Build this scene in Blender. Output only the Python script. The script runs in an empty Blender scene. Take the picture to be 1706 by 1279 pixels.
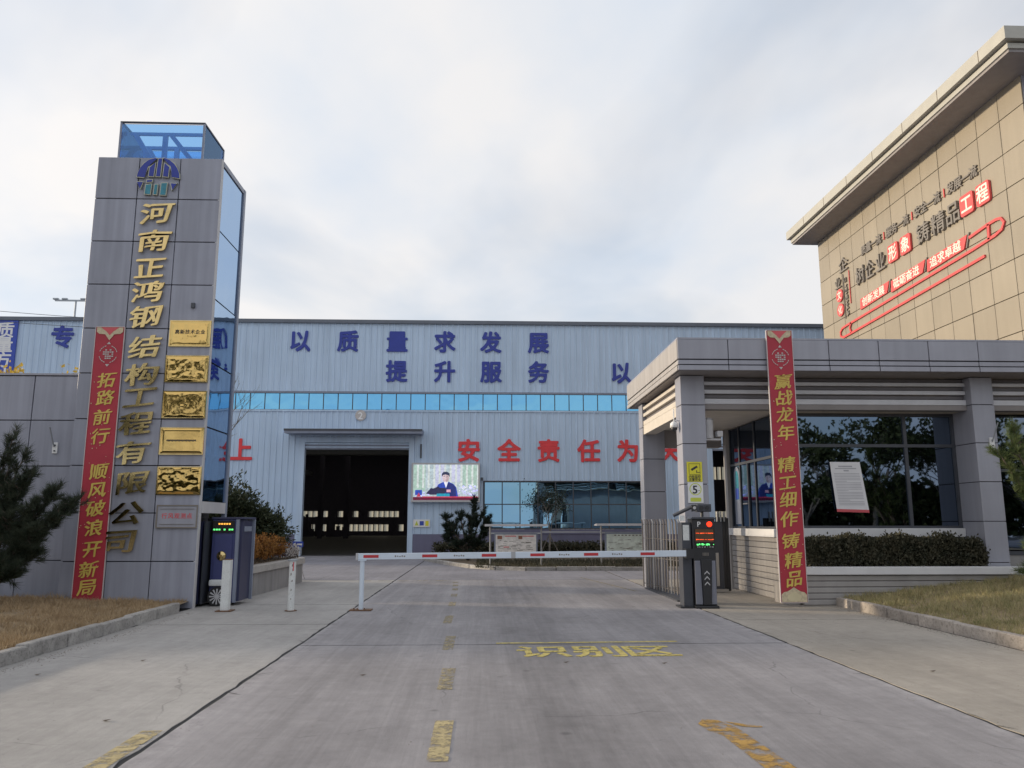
import bpy, bmesh, math, random
from mathutils import Vector, Matrix, Euler
from mathutils import noise as mnoise
random.seed(7)
R = math.radians
sc = bpy.context.scene
col = sc.collection

# ------------------------------------------------------------------ camera
F_PX, W_PX, H_CAM = 1330.0, 1706.0, 1.6
PITCH, YAW = R(9.832), R(2.121)
cd = bpy.data.cameras.new('camera'); cam = bpy.data.objects.new('camera', cd); col.objects.link(cam)
cd.sensor_width = 36.0; cd.lens = 36.0 * F_PX / W_PX
cd.clip_start = 0.1; cd.clip_end = 2000
cam.location = (0, 0, H_CAM); cam.rotation_euler = (R(90) + PITCH, 0, -YAW)
sc.camera = cam

# ------------------------------------------------------------------ sky and sun
SUN_EL, SUN_BACK = R(10.5), R(14)      # sun low on the left, slightly beyond the plane of the fronts
world = bpy.data.worlds.new('World'); sc.world = world; world.use_nodes = True
wt = world.node_tree; wt.nodes.clear()
def wn(t, **k):
    n = wt.nodes.new(t)
    for a, b in k.items(): setattr(n, a, b)
    return n
def wm(op, a, b=None):
    n = wn('ShaderNodeMath', operation=op)
    for i, v in enumerate((a, b)):
        if v is None: continue
        if isinstance(v, (int, float)): n.inputs[i].default_value = v
        else: wt.links.new(v, n.inputs[i])
    return n.outputs[0]
sky = wn('ShaderNodeTexSky', sky_type='NISHITA'); sky.sun_disc = False
sky.sun_elevation = SUN_EL; sky.sun_rotation = -(R(90) - SUN_BACK)
sky.air_density = 1.0; sky.dust_density = .6; sky.ozone_density = 2.5
tc = wn('ShaderNodeTexCoord')
sep = wn('ShaderNodeSeparateXYZ'); wt.links.new(tc.outputs['Generated'], sep.inputs[0])
zc = wm('ADD', wm('MAXIMUM', sep.outputs[2], 0.0), 0.30)
comb = wn('ShaderNodeCombineXYZ')
wt.links.new(wm('DIVIDE', sep.outputs[0], zc), comb.inputs[0])
wt.links.new(wm('DIVIDE', sep.outputs[1], zc), comb.inputs[1])
mp = wn('ShaderNodeMapping'); mp.inputs['Rotation'].default_value = (0, 0, R(35)); mp.inputs['Scale'].default_value = (1.25, 1.0, 1); mp.inputs['Location'].default_value = (3.4, 1.3, 0)
wt.links.new(comb.outputs[0], mp.inputs[0])
n1 = wn('ShaderNodeTexNoise'); n1.inputs['Scale'].default_value = 1.15; n1.inputs['Detail'].default_value = 5; n1.inputs['Roughness'].default_value = 0.5; n1.inputs['Distortion'].default_value = 0.35
wt.links.new(mp.outputs[0], n1.inputs['Vector'])
n2 = wn('ShaderNodeTexNoise'); n2.inputs['Scale'].default_value = 1.7; n2.inputs['Detail'].default_value = 5; n2.inputs['Roughness'].default_value = 0.5
wt.links.new(mp.outputs[0], n2.inputs['Vector'])
r1 = wn('ShaderNodeValToRGB'); r1.color_ramp.elements[0].position = 0.33; r1.color_ramp.elements[0].color = (.60, .60, .60, 1); r1.color_ramp.elements[1].position = 0.52; r1.color_ramp.elements[1].color = (.97, .97, .97, 1)
wt.links.new(n1.outputs['Fac'], r1.inputs[0])
r2 = wn('ShaderNodeValToRGB'); r2.color_ramp.elements[0].position = 0.34; r2.color_ramp.elements[0].color = (3.65, 4.0, 4.5, 1); r2.color_ramp.elements[1].position = 0.58; r2.color_ramp.elements[1].color = (4.55, 4.52, 4.56, 1)
wt.links.new(n2.outputs['Fac'], r2.inputs[0])
mx = wn('ShaderNodeMixRGB'); wt.links.new(r1.outputs[0], mx.inputs[0])
# thin cloud glows warmer and a little brighter towards the veiled sun
dp = wn('ShaderNodeVectorMath', operation='DOT_PRODUCT'); wt.links.new(tc.outputs['Generated'], dp.inputs[0])
dp.inputs[1].default_value = (-math.cos(SUN_EL) * math.cos(SUN_BACK), math.cos(SUN_EL) * math.sin(SUN_BACK), math.sin(SUN_EL))
gw = wm('POWER', wm('MAXIMUM', wm('ADD', wm('MULTIPLY', dp.outputs['Value'], .5), .5), 0.0), 5.0)
mg = wn('ShaderNodeMixRGB', blend_type='ADD'); wt.links.new(wm('MULTIPLY', gw, 1.0), mg.inputs[0]); wt.links.new(r2.outputs[0], mg.inputs[1]); mg.inputs[2].default_value = (1.5, 1.2, .85, 1)
wt.links.new(sky.outputs[0], mx.inputs[1]); wt.links.new(mg.outputs[0], mx.inputs[2])
bg = wn('ShaderNodeBackground'); bg.inputs[1].default_value = 0.15
wt.links.new(mx.outputs[0], bg.inputs[0])
wo = wn('ShaderNodeOutputWorld'); wt.links.new(bg.outputs[0], wo.inputs[0])

sl = bpy.data.lights.new('sun', 'SUN'); sl.energy = 3.0; sl.angle = R(3); sl.color = (1.0, 0.83, 0.60)
sun = bpy.data.objects.new('sun', sl); col.objects.link(sun); sun.location = (-30, 10, 30)
sdir = Vector((-math.cos(SUN_EL) * math.cos(SUN_BACK), math.cos(SUN_EL) * math.sin(SUN_BACK), math.sin(SUN_EL)))
sun.rotation_euler = sdir.to_track_quat('Z', 'Y').to_euler()
vs = sc.view_settings; vs.view_transform = 'Standard'; vs.look = 'None'; vs.exposure = 0.36; vs.gamma = 1.0; vs.use_curve_mapping = False

# ------------------------------------------------------------------ materials
MATS = {}
def mat(name, c, rough=.6, metal=0., var=.08, vscale=3., bump=0., bscale=60., streak=0., rnd=0., spec=.5, dirt=0., emit=0., stretch=None, ior=None):
    if name in MATS: return MATS[name]
    m = bpy.data.materials.new(name); m.use_nodes = True; t = m.node_tree; N = t.nodes; L = t.links
    b = N['Principled BSDF']; b.inputs['Roughness'].default_value = rough; b.inputs['Metallic'].default_value = metal
    b.inputs['Specular IOR Level'].default_value = spec
    if ior: b.inputs['IOR'].default_value = ior
    geo = N.new('ShaderNodeNewGeometry'); pos = geo.outputs['Position']
    def mapped(scale):
        q = N.new('ShaderNodeVectorMath'); q.operation = 'MULTIPLY'; L.new(pos, q.inputs[0]); q.inputs[1].default_value = scale; return q.outputs[0]
    def nz(vec, s, d=4, ro=.55):
        n = N.new('ShaderNodeTexNoise'); n.inputs['Scale'].default_value = s; n.inputs['Detail'].default_value = d; n.inputs['Roughness'].default_value = ro
        L.new(vec, n.inputs['Vector']); return n.outputs['Fac']
    def rng(f, a, bb, lo=.3, hi=.7):
        r = N.new('ShaderNodeMapRange'); r.inputs[1].default_value = lo; r.inputs[2].default_value = hi; r.inputs[3].default_value = a; r.inputs[4].default_value = bb
        L.new(f, r.inputs[0]); return r.outputs[0]
    def mul(a, bb):
        q = N.new('ShaderNodeMath'); q.operation = 'MULTIPLY'; L.new(a, q.inputs[0]); L.new(bb, q.inputs[1]); return q.outputs[0]
    val = rng(nz(mapped(stretch or (1, 1, 1)), vscale), 1 - var, 1 + var)
    if streak: val = mul(val, rng(nz(mapped((3.2, 3.2, .16)), 1.6, 3), 1 - streak, 1 + streak * .35))
    if dirt: val = mul(val, rng(nz(pos, vscale * 6, 6, .7), 1 - dirt, 1, .36, .5))
    if rnd:
        oi = N.new('ShaderNodeObjectInfo'); val = mul(val, rng(oi.outputs['Random'], 1 - rnd, 1 + rnd, 0, 1))
    hs = N.new('ShaderNodeHueSaturation'); hs.inputs['Color'].default_value = (*c, 1); L.new(val, hs.inputs['Value'])
    L.new(hs.outputs[0], b.inputs['Base Color'])
    if emit:
        L.new(hs.outputs[0], b.inputs['Emission Color']); b.inputs['Emission Strength'].default_value = emit
    if bump:
        bp = N.new('ShaderNodeBump'); bp.inputs['Strength'].default_value = bump; bp.inputs['Distance'].default_value = .02
        L.new(nz(pos, bscale, 4, .6), bp.inputs['Height']); L.new(bp.outputs[0], b.inputs['Normal'])
    MATS[name] = m; return m

def concrete(name, c, streaks=.16, tracks=(), pale=()):
    """cast concrete: cloudy patches, brushed drag marks, speckled aggregate, dark wheel tracks and pale slab edges"""
    m = bpy.data.materials.new(name); m.use_nodes = True; t = m.node_tree; N = t.nodes; L = t.links
    b = N['Principled BSDF']; b.inputs['Roughness'].default_value = .8; b.inputs['Specular IOR Level'].default_value = .3
    pos = N.new('ShaderNodeNewGeometry').outputs['Position']
    def nz(scale, s, d, ro=.6):
        q = N.new('ShaderNodeVectorMath'); q.operation = 'MULTIPLY'; L.new(pos, q.inputs[0]); q.inputs[1].default_value = scale
        n = N.new('ShaderNodeTexNoise'); n.inputs['Scale'].default_value = s; n.inputs['Detail'].default_value = d; n.inputs['Roughness'].default_value = ro; L.new(q.outputs[0], n.inputs['Vector']); return n.outputs['Fac']
    def rng(f, a, bb, lo=.3, hi=.7):
        r = N.new('ShaderNodeMapRange'); r.inputs[1].default_value = lo; r.inputs[2].default_value = hi; r.inputs[3].default_value = a; r.inputs[4].default_value = bb; L.new(f, r.inputs[0]); return r.outputs[0]
    def op(o, a, bb=None):
        q = N.new('ShaderNodeMath'); q.operation = o
        for i, v in enumerate((a, bb)):
            if v is None: continue
            if isinstance(v, (int, float)): q.inputs[i].default_value = v
            else: L.new(v, q.inputs[i])
        return q.outputs[0]
    mul = lambda a, bb: op('MULTIPLY', a, bb)
    v = rng(nz((1, .7, 1), .5, 6, .62), .80, 1.16)
    v = mul(v, rng(nz((3.2, .06, 1), 1.3, 7, .7), 1 - streaks, 1 + streaks * .5))
    v = mul(v, rng(nz((14, .5, 1), 2.0, 5, .7), .93, 1.06))
    v = mul(v, rng(nz((1, 1, 1), 6, 7, .72), .88, 1.10))
    v = mul(v, rng(nz((1, 1, 1), 140, 3, .8), .78, 1.20))
    v = mul(v, rng(nz((1, 1, 1), 38, 2, .5), .80, 1.0, .26, .33))
    v = mul(v, rng(nz((1, 1, 1), 2.1, 9, .78), .74, 1, .31, .38))
    wv = N.new('ShaderNodeVectorMath'); wv.operation = 'ADD'; L.new(pos, wv.inputs[0]); nw = N.new('ShaderNodeTexNoise'); nw.inputs['Scale'].default_value = 1.6; nw.inputs['Detail'].default_value = 6; L.new(pos, nw.inputs['Vector']); sc3 = N.new('ShaderNodeVectorMath'); sc3.operation = 'SCALE'; sc3.inputs['Scale'].default_value = .45; L.new(nw.outputs['Color'], sc3.inputs[0]); L.new(sc3.outputs[0], wv.inputs[1])
    vo = N.new('ShaderNodeTexVoronoi'); vo.feature = 'DISTANCE_TO_EDGE'; vo.inputs['Scale'].default_value = .24; L.new(wv.outputs[0], vo.inputs['Vector'])
    crk = mul(rng(vo.outputs['Distance'], 1, 0, .0006, .0026), rng(nz((1, 1, 1), .8, 3), 0, 1, .47, .56)); v = mul(v, op('SUBTRACT', 1.0, op('MULTIPLY', crk, .3)))
    vs_ = N.new('ShaderNodeTexVoronoi'); vs_.inputs['Scale'].default_value = 1.7; L.new(pos, vs_.inputs['Vector']); sp = mul(rng(vs_.outputs['Distance'], 1, 0, .04, .10), rng(nz((1, 1, 1), .9, 2), 0, 1, .5, .6)); v = mul(v, op('SUBTRACT', 1.0, op('MULTIPLY', sp, .32)))
    sx = N.new('ShaderNodeSeparateXYZ'); L.new(pos, sx.inputs[0]); X = op('ADD', sx.outputs[0], op('MULTIPLY', op('SUBTRACT', nz((1, .35, 1), 1.0, 4), .5), .7))
    for cx, w, k in tracks:
        gss = op('MULTIPLY', op('POWER', 2.718, op('MULTIPLY', op('POWER', op('ABSOLUTE', op('DIVIDE', op('SUBTRACT', X, cx), w)), 2.0), -1.0)), rng(nz((1.5, .3, 1), 1.5, 5, .65), .3, 1))
        v = mul(v, op('SUBTRACT', 1.0, op('MULTIPLY', gss, k)))
    for cx in pale:
        e = op('ABSOLUTE', op('SUBTRACT', sx.outputs[0], cx)); r = N.new('ShaderNodeMapRange'); r.inputs[1].default_value = .0; r.inputs[2].default_value = .22; r.inputs[3].default_value = 1; r.inputs[4].default_value = 0; L.new(e, r.inputs[0])
        v = mul(v, op('ADD', 1.0, op('MULTIPLY', op('MULTIPLY', r.outputs[0], rng(nz((1, 1, 1), 3.5, 6, .7), 0, 1, .42, .62)), .45)))
    hs = N.new('ShaderNodeHueSaturation'); hs.inputs['Color'].default_value = (*c, 1); L.new(v, hs.inputs['Value']); L.new(hs.outputs[0], b.inputs['Base Color'])
    bp = N.new('ShaderNodeBump'); bp.inputs['Strength'].default_value = .5; bp.inputs['Distance'].default_value = .012
    L.new(nz((1, 1, 1), 90, 6, .75), bp.inputs['Height']); L.new(bp.outputs[0], b.inputs['Normal'])
    MATS[name] = m; return m

def worn_paint(name, c, lo, hi, scale=9):
    """road paint, worn away in patches so the concrete shows"""
    m = mat(name, c, rough=.75, var=.2, vscale=8, dirt=.25); t = m.node_tree; N = t.nodes; L = t.links
    pos = N.new('ShaderNodeNewGeometry').outputs['Position']
    n = N.new('ShaderNodeTexNoise'); n.inputs['Scale'].default_value = scale; n.inputs['Detail'].default_value = 8; n.inputs['Roughness'].default_value = .72; L.new(pos, n.inputs['Vector'])
    r = N.new('ShaderNodeMapRange'); r.inputs[1].default_value = lo; r.inputs[2].default_value = hi; L.new(n.outputs['Fac'], r.inputs[0])
    tr = N.new('ShaderNodeBsdfTransparent'); mxs = N.new('ShaderNodeMixShader'); L.new(r.outputs[0], mxs.inputs[0])
    L.new(tr.outputs[0], mxs.inputs[1]); L.new(N['Principled BSDF'].outputs[0], mxs.inputs[2]); L.new(mxs.outputs[0], N['Material Output'].inputs[0])
    return m

def glass(name, tint, refl, through, rough=.02, wav=.0):
    """coated pane: tinted reflection over tinted see-through"""
    m = bpy.data.materials.new(name); m.use_nodes = True; t = m.node_tree; N = t.nodes; L = t.links; N.remove(N['Principled BSDF'])
    g = N.new('ShaderNodeBsdfGlossy'); g.inputs['Color'].default_value = (*refl, 1); g.inputs['Roughness'].default_value = rough
    tr = N.new('ShaderNodeBsdfTransparent'); tr.inputs['Color'].default_value = (*tint, 1)
    lw = N.new('ShaderNodeLayerWeight'); lw.inputs['Blend'].default_value = .25
    r = N.new('ShaderNodeMapRange'); r.inputs[3].default_value = 1 - through; r.inputs[4].default_value = 1.0; L.new(lw.outputs['Fresnel'], r.inputs[0])
    ms = N.new('ShaderNodeMixShader'); L.new(r.outputs[0], ms.inputs[0]); L.new(tr.outputs[0], ms.inputs[1]); L.new(g.outputs[0], ms.inputs[2])
    if wav:
        pos = N.new('ShaderNodeNewGeometry').outputs['Position']; n = N.new('ShaderNodeTexNoise'); n.inputs['Scale'].default_value = 1.3; n.inputs['Detail'].default_value = 1; L.new(pos, n.inputs['Vector'])
        bp = N.new('ShaderNodeBump'); bp.inputs['Strength'].default_value = wav; bp.inputs['Distance'].default_value = .05; L.new(n.outputs['Fac'], bp.inputs['Height']); L.new(bp.outputs[0], g.inputs['Normal'])
    L.new(ms.outputs[0], N['Material Output'].inputs[0]); MATS[name] = m; return m

def leafmat(name, c, c2, rough=.6, trans=.25):
    m = bpy.data.materials.new(name); m.use_nodes = True; t = m.node_tree; N = t.nodes; L = t.links; b = N['Principled BSDF']
    b.inputs['Roughness'].default_value = rough; b.inputs['Specular IOR Level'].default_value = .25
    pos = N.new('ShaderNodeNewGeometry').outputs['Position']; n = N.new('ShaderNodeTexNoise'); n.inputs['Scale'].default_value = 7; n.inputs['Detail'].default_value = 5; n.inputs['Roughness'].default_value = .7; L.new(pos, n.inputs['Vector'])
    r = N.new('ShaderNodeValToRGB'); r.color_ramp.elements[0].position = .35; r.color_ramp.elements[0].color = (*c, 1); r.color_ramp.elements[1].position = .65; r.color_ramp.elements[1].color = (*c2, 1); L.new(n.outputs['Fac'], r.inputs[0])
    L.new(r.outputs[0], b.inputs['Base Color'])
    tl = N.new('ShaderNodeBsdfTranslucent'); L.new(r.outputs[0], tl.inputs[0]); ms = N.new('ShaderNodeMixShader'); ms.inputs[0].default_value = trans
    L.new(b.outputs[0], ms.inputs[1]); L.new(tl.outputs[0], ms.inputs[2]); L.new(ms.outputs[0], N['Material Output'].inputs[0]); MATS[name] = m; return m

concrete('road_concrete', (.318, .305, .318), .20, ((.75, .8, .42), (2.6, .55, .24), (-1.35, .45, .18)), (-2.42, 4.12))
concrete('side_concrete_left', (.375, .362, .352), .08)
concrete('side_concrete_right', (.385, .352, .312), .08)  # side concrete tinted warm, sunlight on the right painted into it
concrete('yard_concrete', (.255, .25, .278), .12)
mat('tar', (.025, .025, .027), .9, var=.4, vscale=20)
mat('soil', (.12, .09, .06), .95, var=.3, vscale=6, bump=.6, bscale=30)
mat('earth_dry', (.26, .20, .13), .95, var=.28, vscale=3, bump=.7, bscale=40)
mat('grit', (.20, .18, .16), .9, var=.4, vscale=30)
mat('kerb_stone', (.36, .345, .33), .85, var=.22, vscale=4, bump=.6, bscale=40, dirt=.4, rnd=.14)
mat('kerb_sunlit', (.38, .34, .305), .85, var=.22, vscale=4, bump=.6, bscale=40, dirt=.4, rnd=.14)  # same kerb stone, the low sun's warmth mixed into its tone
worn_paint('road_yellow', (.44, .36, .19), .38, .54)
worn_paint('road_yellow_line', (.56, .46, .14), .34, .50)
worn_paint('road_yellow_faint', (.36, .30, .17), .42, .60, 12)
worn_paint('road_orange', (.42, .25, .06), .40, .58, 7)
mat('grey_clad', (.312, .328, .40), .42, var=.05, vscale=1.4, streak=.20, rnd=.06, bump=.02, bscale=2)
mat('grey_clad_plain', (.330, .338, .395), .42, var=.05, vscale=1.4, streak=.10, rnd=.04)
mat('sunlit_clad', (.42, .40, .39), .45, var=.05, vscale=1.4, streak=.12, rnd=.04)  # the grey cladding again, with warm sunlight put into its colour
mat('joint_dark', (.03, .03, .038), .8)
mat('trim_light', (.50, .50, .52), .5, var=.05)
mat('frame_dark', (.06, .065, .08), .45)
mat('steel_blue_grey', (.22, .25, .33), .4)
mat('gold', (.66, .50, .23), .09, metal=1, var=.12, vscale=4, dirt=.2, bump=.02, bscale=9)
mat('gold_plate', (.68, .47, .17), .06, metal=1, var=.05)
mat('gold_edge', (.30, .20, .09), .4, metal=1)
mat('gold_paint', (.62, .46, .10), .5, var=.1)
mat('gold_print_dull', (.62, .55, .36), .6)
mat('banner_red', (.40, .028, .05), .55, var=.08, vscale=2, bump=.08, bscale=3)
mat('banner_edge', (.55, .5, .5), .6)
mat('banner_cream', (.55, .47, .32), .6, var=.2, vscale=20)
mat('banner_grey', (.50, .47, .46), .6, var=.2, vscale=30)
mat('logo_blue', (.015, .035, .30), .25, var=.1)
mat('logo_teal', (.03, .22, .30), .25, var=.25, vscale=8)
mat('logo_edge', (.40, .40, .33), .35, metal=.6)
mat('corrugated', (.51, .645, .82), .5, var=.06, vscale=.35, streak=.12, bump=.0)
mat('dado', (.15, .15, .235), .6, var=.06, vscale=1, streak=.08)
mat('roof_edge', (.13, .15, .19), .5)
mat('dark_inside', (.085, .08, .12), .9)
mat('steel_in', (.16, .17, .20), .6)
mat('crane_yellow', (.45, .28, .05), .5)
mat('floor_inside', (.07, .07, .075), .5, var=.15)
mat('paint_blue', (.030, .052, .33), .55, var=.06)
mat('paint_red', (.74, .05, .06), .55, var=.08)
mat('sign_blue', (.035, .075, .42), .5)
mat('brace_blue', (.09, .22, .50), .4)
mat('white', (.76, .77, .78), .5, var=.03)
mat('white_dirty', (.66, .68, .68), .5, var=.06, vscale=8, dirt=.18)
mat('white_blue', (.62, .70, .80), .35, var=.04)
mat('frost_pane', (.9, .88, .72), .6)
mat('tan_clad', (.315, .275, .215), .5, var=.05, vscale=.6, rnd=.06, streak=.05)
mat('tan_joint', (.10, .07, .05), .8)
mat('tan_eave', (.42, .41, .37), .5, var=.05)
mat('soffit_grey', (.27, .25, .25), .6)
mat('letter_grey', (.20, .18, .16), .5)
mat('letter_red', (.66, .085, .085), .5)
mat('letter_cream', (.82, .74, .66), .5)
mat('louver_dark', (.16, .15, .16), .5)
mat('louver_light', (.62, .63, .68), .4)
mat('louver_sunlit', (.66, .60, .52), .4)  # pale louver tone with sunlight painted in, for the left-facing side
mat('ceiling_white', (.62, .57, .51), .7)
mat('slat_grey', (.345, .33, .325), .5, var=.06, streak=.08, rnd=.05)
mat('sill_white', (.66, .66, .68), .5, var=.04)
mat('cabinet_black', (.022, .023, .028), .35)
mat('cabinet_dark', (.05, .055, .07), .4)
mat('cabinet_grey', (.20, .21, .26), .35, metal=.3)
mat('screen_black', (.012, .01, .01), .3)
mat('led_red', (1.0, .10, .02), emit=1.0)
mat('led_green', (.15, 1.0, .25), emit=.9)
mat('led_orange', (1.0, .45, .06), emit=1.0)
mat('led_brown', (.10, .05, .02), .5)
mat('lamp_red', (1.0, .04, .01), emit=1.3)
mat('gate_blue', (.045, .055, .17), .35, var=.06)
mat('gate_blue_dark', (.03, .034, .085), .4)
mat('bar_brown', (.22, .20, .19), .4, metal=.5)
mat('bar_light', (.45, .44, .43), .3, metal=.7)
mat('tyre', (.02, .02, .022), .8)
mat('red_reflect', (.50, .03, .04), .4)
mat('rust', (.16, .09, .055), .85, var=.3, vscale=20)
mat('sign_yellow', (.72, .66, .04), .5)
mat('sign_lime', (.55, .62, .08), .5)
mat('sign_print', (.03, .03, .04), .6)
mat('paper', (.74, .74, .77), .6, var=.03)
mat('paper_line', (.42, .42, .46), .7)
mat('paper_red', (.60, .10, .12), .6)
mat('poster_cream', (.74, .71, .68), .5, var=.2, vscale=6)
mat('poster_green', (.60, .66, .60), .5, var=.2, vscale=5)
mat('poster_brown', (.30, .12, .07), .5)
mat('bark', (.10, .08, .065), .9, var=.3, vscale=15, bump=.4)
mat('bark_grey', (.16, .145, .13), .9, var=.3, vscale=15)
mat('planter_wall', (.285, .28, .285), .8, var=.12, vscale=2, streak=.22, bump=.2)
mat('planter_cap', (.40, .385, .37), .8, var=.1, vscale=3, dirt=.2)
mat('steel', (.42, .43, .45), .35, metal=.8)
mat('galv', (.35, .38, .42), .45, metal=.5)
leafmat('pine_needle', (.026, .040, .028), (.070, .084, .055), .6, .15)
leafmat('pine_green', (.06, .10, .035), (.16, .19, .08), .6, .2)
leafmat('pine_dark', (.012, .022, .016), (.035, .05, .035), .6, .1)
leafmat('juniper', (.020, .036, .020), (.075, .085, .045), .6, .15)
leafmat('orange_leaf', (.16, .065, .02), (.34, .17, .045), .7, .3)
leafmat('hedge_leaf', (.028, .034, .022), (.105, .095, .062), .55, .15)
leafmat('yellow_leaf', (.45, .30, .04), (.62, .46, .10), .6, .4)
leafmat('dry_grass', (.27, .19, .11), (.50, .38, .24), .8, .2)
leafmat('mixed_grass', (.20, .21, .09), (.52, .43, .25), .8, .2)
leafmat('street_leaf', (.035, .05, .02), (.09, .11, .045), .6, .3)
glass('glass_strip', (.05, .25, .45), (.22, .56, .84), .12, .03, .35)
glass('glass_window', (.03, .10, .18), (.27, .50, .70), .25, .015, .05)
glass('glass_dark', (.05, .06, .07), (.22, .28, .38), .40, .015, .035)
glass('glass_box', (.55, .76, .95), (.40, .62, .95), .86, .03)
glass('glass_side', (.05, .10, .2), (.42, .56, .76), .10, .02, .10)

# ------------------------------------------------------------------ helpers
WPOS = {}
def wpos(o): return WPOS.get(o.name, Vector((0, 0, 0))) if o else Vector((0, 0, 0))
def tag(o, label=None, cat=None, group=None, kind=None):
    if label: o['label'] = label
    if cat: o['category'] = cat
    if group: o['group'] = group
    if kind: o['kind'] = kind
    return o
def thing(name, loc, label, cat, group=None):
    o = bpy.data.objects.new(name, None); o.empty_display_size = .3; col.objects.link(o); o.location = loc; WPOS[o.name] = Vector(loc)
    return tag(o, label, cat, group)
def link(name, me, m, parent=None, loc=(0, 0, 0), rot=None):
    o = bpy.data.objects.new(name, me); col.objects.link(o)
    if m is not None and not me.materials: me.materials.append(MATS[m])
    if parent: o.parent = parent
    o.location = Vector(loc) - wpos(parent); WPOS[o.name] = Vector(loc)
    if rot: o.rotation_euler = rot
    return o
class MB:
    """collects shapes; build() links them as one mesh; coordinates are world ones unless loc is given"""
    def __init__(s): s.v = []; s.f = []
    def add(s, vs, fs):
        n = len(s.v); s.v += [tuple(p) for p in vs]; s.f += [tuple(i + n for i in f) for f in fs]; return s
    def box(s, x0, x1, y0, y1, z0, z1):
        return s.add([(x0, y0, z0), (x1, y0, z0), (x1, y1, z0), (x0, y1, z0), (x0, y0, z1), (x1, y0, z1), (x1, y1, z1), (x0, y1, z1)],
                     [(0, 3, 2, 1), (4, 5, 6, 7), (0, 1, 5, 4), (1, 2, 6, 5), (2, 3, 7, 6), (3, 0, 4, 7)])
    def quad(s, a, b, c, d): return s.add([a, b, c, d], [(0, 1, 2, 3)])
    def tube(s, pts, r, n=8, caps=True):
        pts = [Vector(p) for p in pts]; rs = r if isinstance(r, (list, tuple)) else [r] * len(pts)
        vs = []; fs = []
        for i, p in enumerate(pts):
            d = (pts[min(i + 1, len(pts) - 1)] - pts[max(i - 1, 0)]).normalized()
            u = d.orthogonal().normalized() if abs(d.z) > .99 or i == 0 else u
            u = (u - d * u.dot(d))
            u = u.normalized() if u.length > 1e-6 else d.orthogonal().normalized()
            w = d.cross(u)
            for k in range(n):
                a = 2 * math.pi * k / n; vs.append(p + (u * math.cos(a) + w * math.sin(a)) * rs[i])
        for i in range(len(pts) - 1):
            for k in range(n):
                fs.append((i * n + k, i * n + (k + 1) % n, (i + 1) * n + (k + 1) % n, (i + 1) * n + k))
        if caps: fs.append(tuple(range(n - 1, -1, -1))); fs.append(tuple((len(pts) - 1) * n + k for k in range(n)))
        return s.add(vs, fs)
    def prism(s, poly, fn, d0, d1):
        """poly in 2-D; fn(a,b,depth) gives the 3-D point"""
        n = len(poly)
        ar = sum(poly[i][0] * poly[(i + 1) % n][1] - poly[(i + 1) % n][0] * poly[i][1] for i in range(n))
        if ar < 0: poly = poly[::-1]
        vs = [fn(a, b, d0) for a, b in poly] + [fn(a, b, d1) for a, b in poly]
        fs = [tuple(range(n)), tuple(range(2 * n - 1, n - 1, -1))] + [(i, i + n, (i + 1) % n + n, (i + 1) % n) for i in range(n)]
        return s.add(vs, fs)
    def mesh(s, name='m', smooth=False):
        me = bpy.data.meshes.new(name); me.from_pydata(s.v, [], s.f)
        if smooth: me.polygons.foreach_set('use_smooth', [True] * len(me.polygons))
        me.update(); return me
    def build(s, name, m, parent=None, loc=None, smooth=False, bevel=0, fix=False):
        if loc is None: loc = (0, 0, 0); off = wpos(parent)
        me = s.mesh(name, smooth)
        if bevel or fix:
            bm = bmesh.new(); bm.from_mesh(me)
            if fix: bmesh.ops.recalc_face_normals(bm, faces=bm.faces)
            if bevel: bmesh.ops.bevel(bm, geom=bm.edges[:], offset=bevel, segments=2, profile=.6, affect='EDGES', clamp_overlap=True)
            bm.to_mesh(me); bm.free()
        # put the origin at the middle of the piece's base
        if len(me.vertices):
            xs = [v.co for v in me.vertices]; c = Vector(((min(p.x for p in xs) + max(p.x for p in xs)) / 2, (min(p.y for p in xs) + max(p.y for p in xs)) / 2, min(p.z for p in xs)))
            me.transform(Matrix.Translation(-c)); loc = Vector(loc) + c
        return link(name, me, m, parent, loc)
def box(name, m, parent, x0, x1, y0, y1, z0, z1, bevel=0.0):
    return MB().box(x0, x1, y0, y1, z0, z1).build(name, m, parent, bevel=bevel)
BOXC = {}
def piece(name, m, parent, c, d, bevel=.006, rot=None):
    """one of many alike pieces: a bevelled box centred at c, mesh shared by size and material"""
    key = (m, tuple(round(x, 4) for x in d), bevel)
    if key not in BOXC:
        mb = MB().box(-d[0] / 2, d[0] / 2, -d[1] / 2, d[1] / 2, -d[2] / 2, d[2] / 2); me = mb.mesh(name)
        if bevel:
            bm = bmesh.new(); bm.from_mesh(me); bmesh.ops.bevel(bm, geom=bm.edges[:], offset=bevel, segments=1, affect='EDGES', clamp_overlap=True); bm.to_mesh(me); bm.free()
        me.materials.append(MATS[m]); BOXC[key] = me
    return link(name, BOXC[key], None, parent, c, rot)
front = lambda y: (lambda a, b, d: (a, y - d, b))          # a drawing on a wall that faces the camera side (-Y)
def left(x): return lambda a, b, d: (x - d, a, b)           # a drawing on a wall that faces -X; a = world Y

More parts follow.
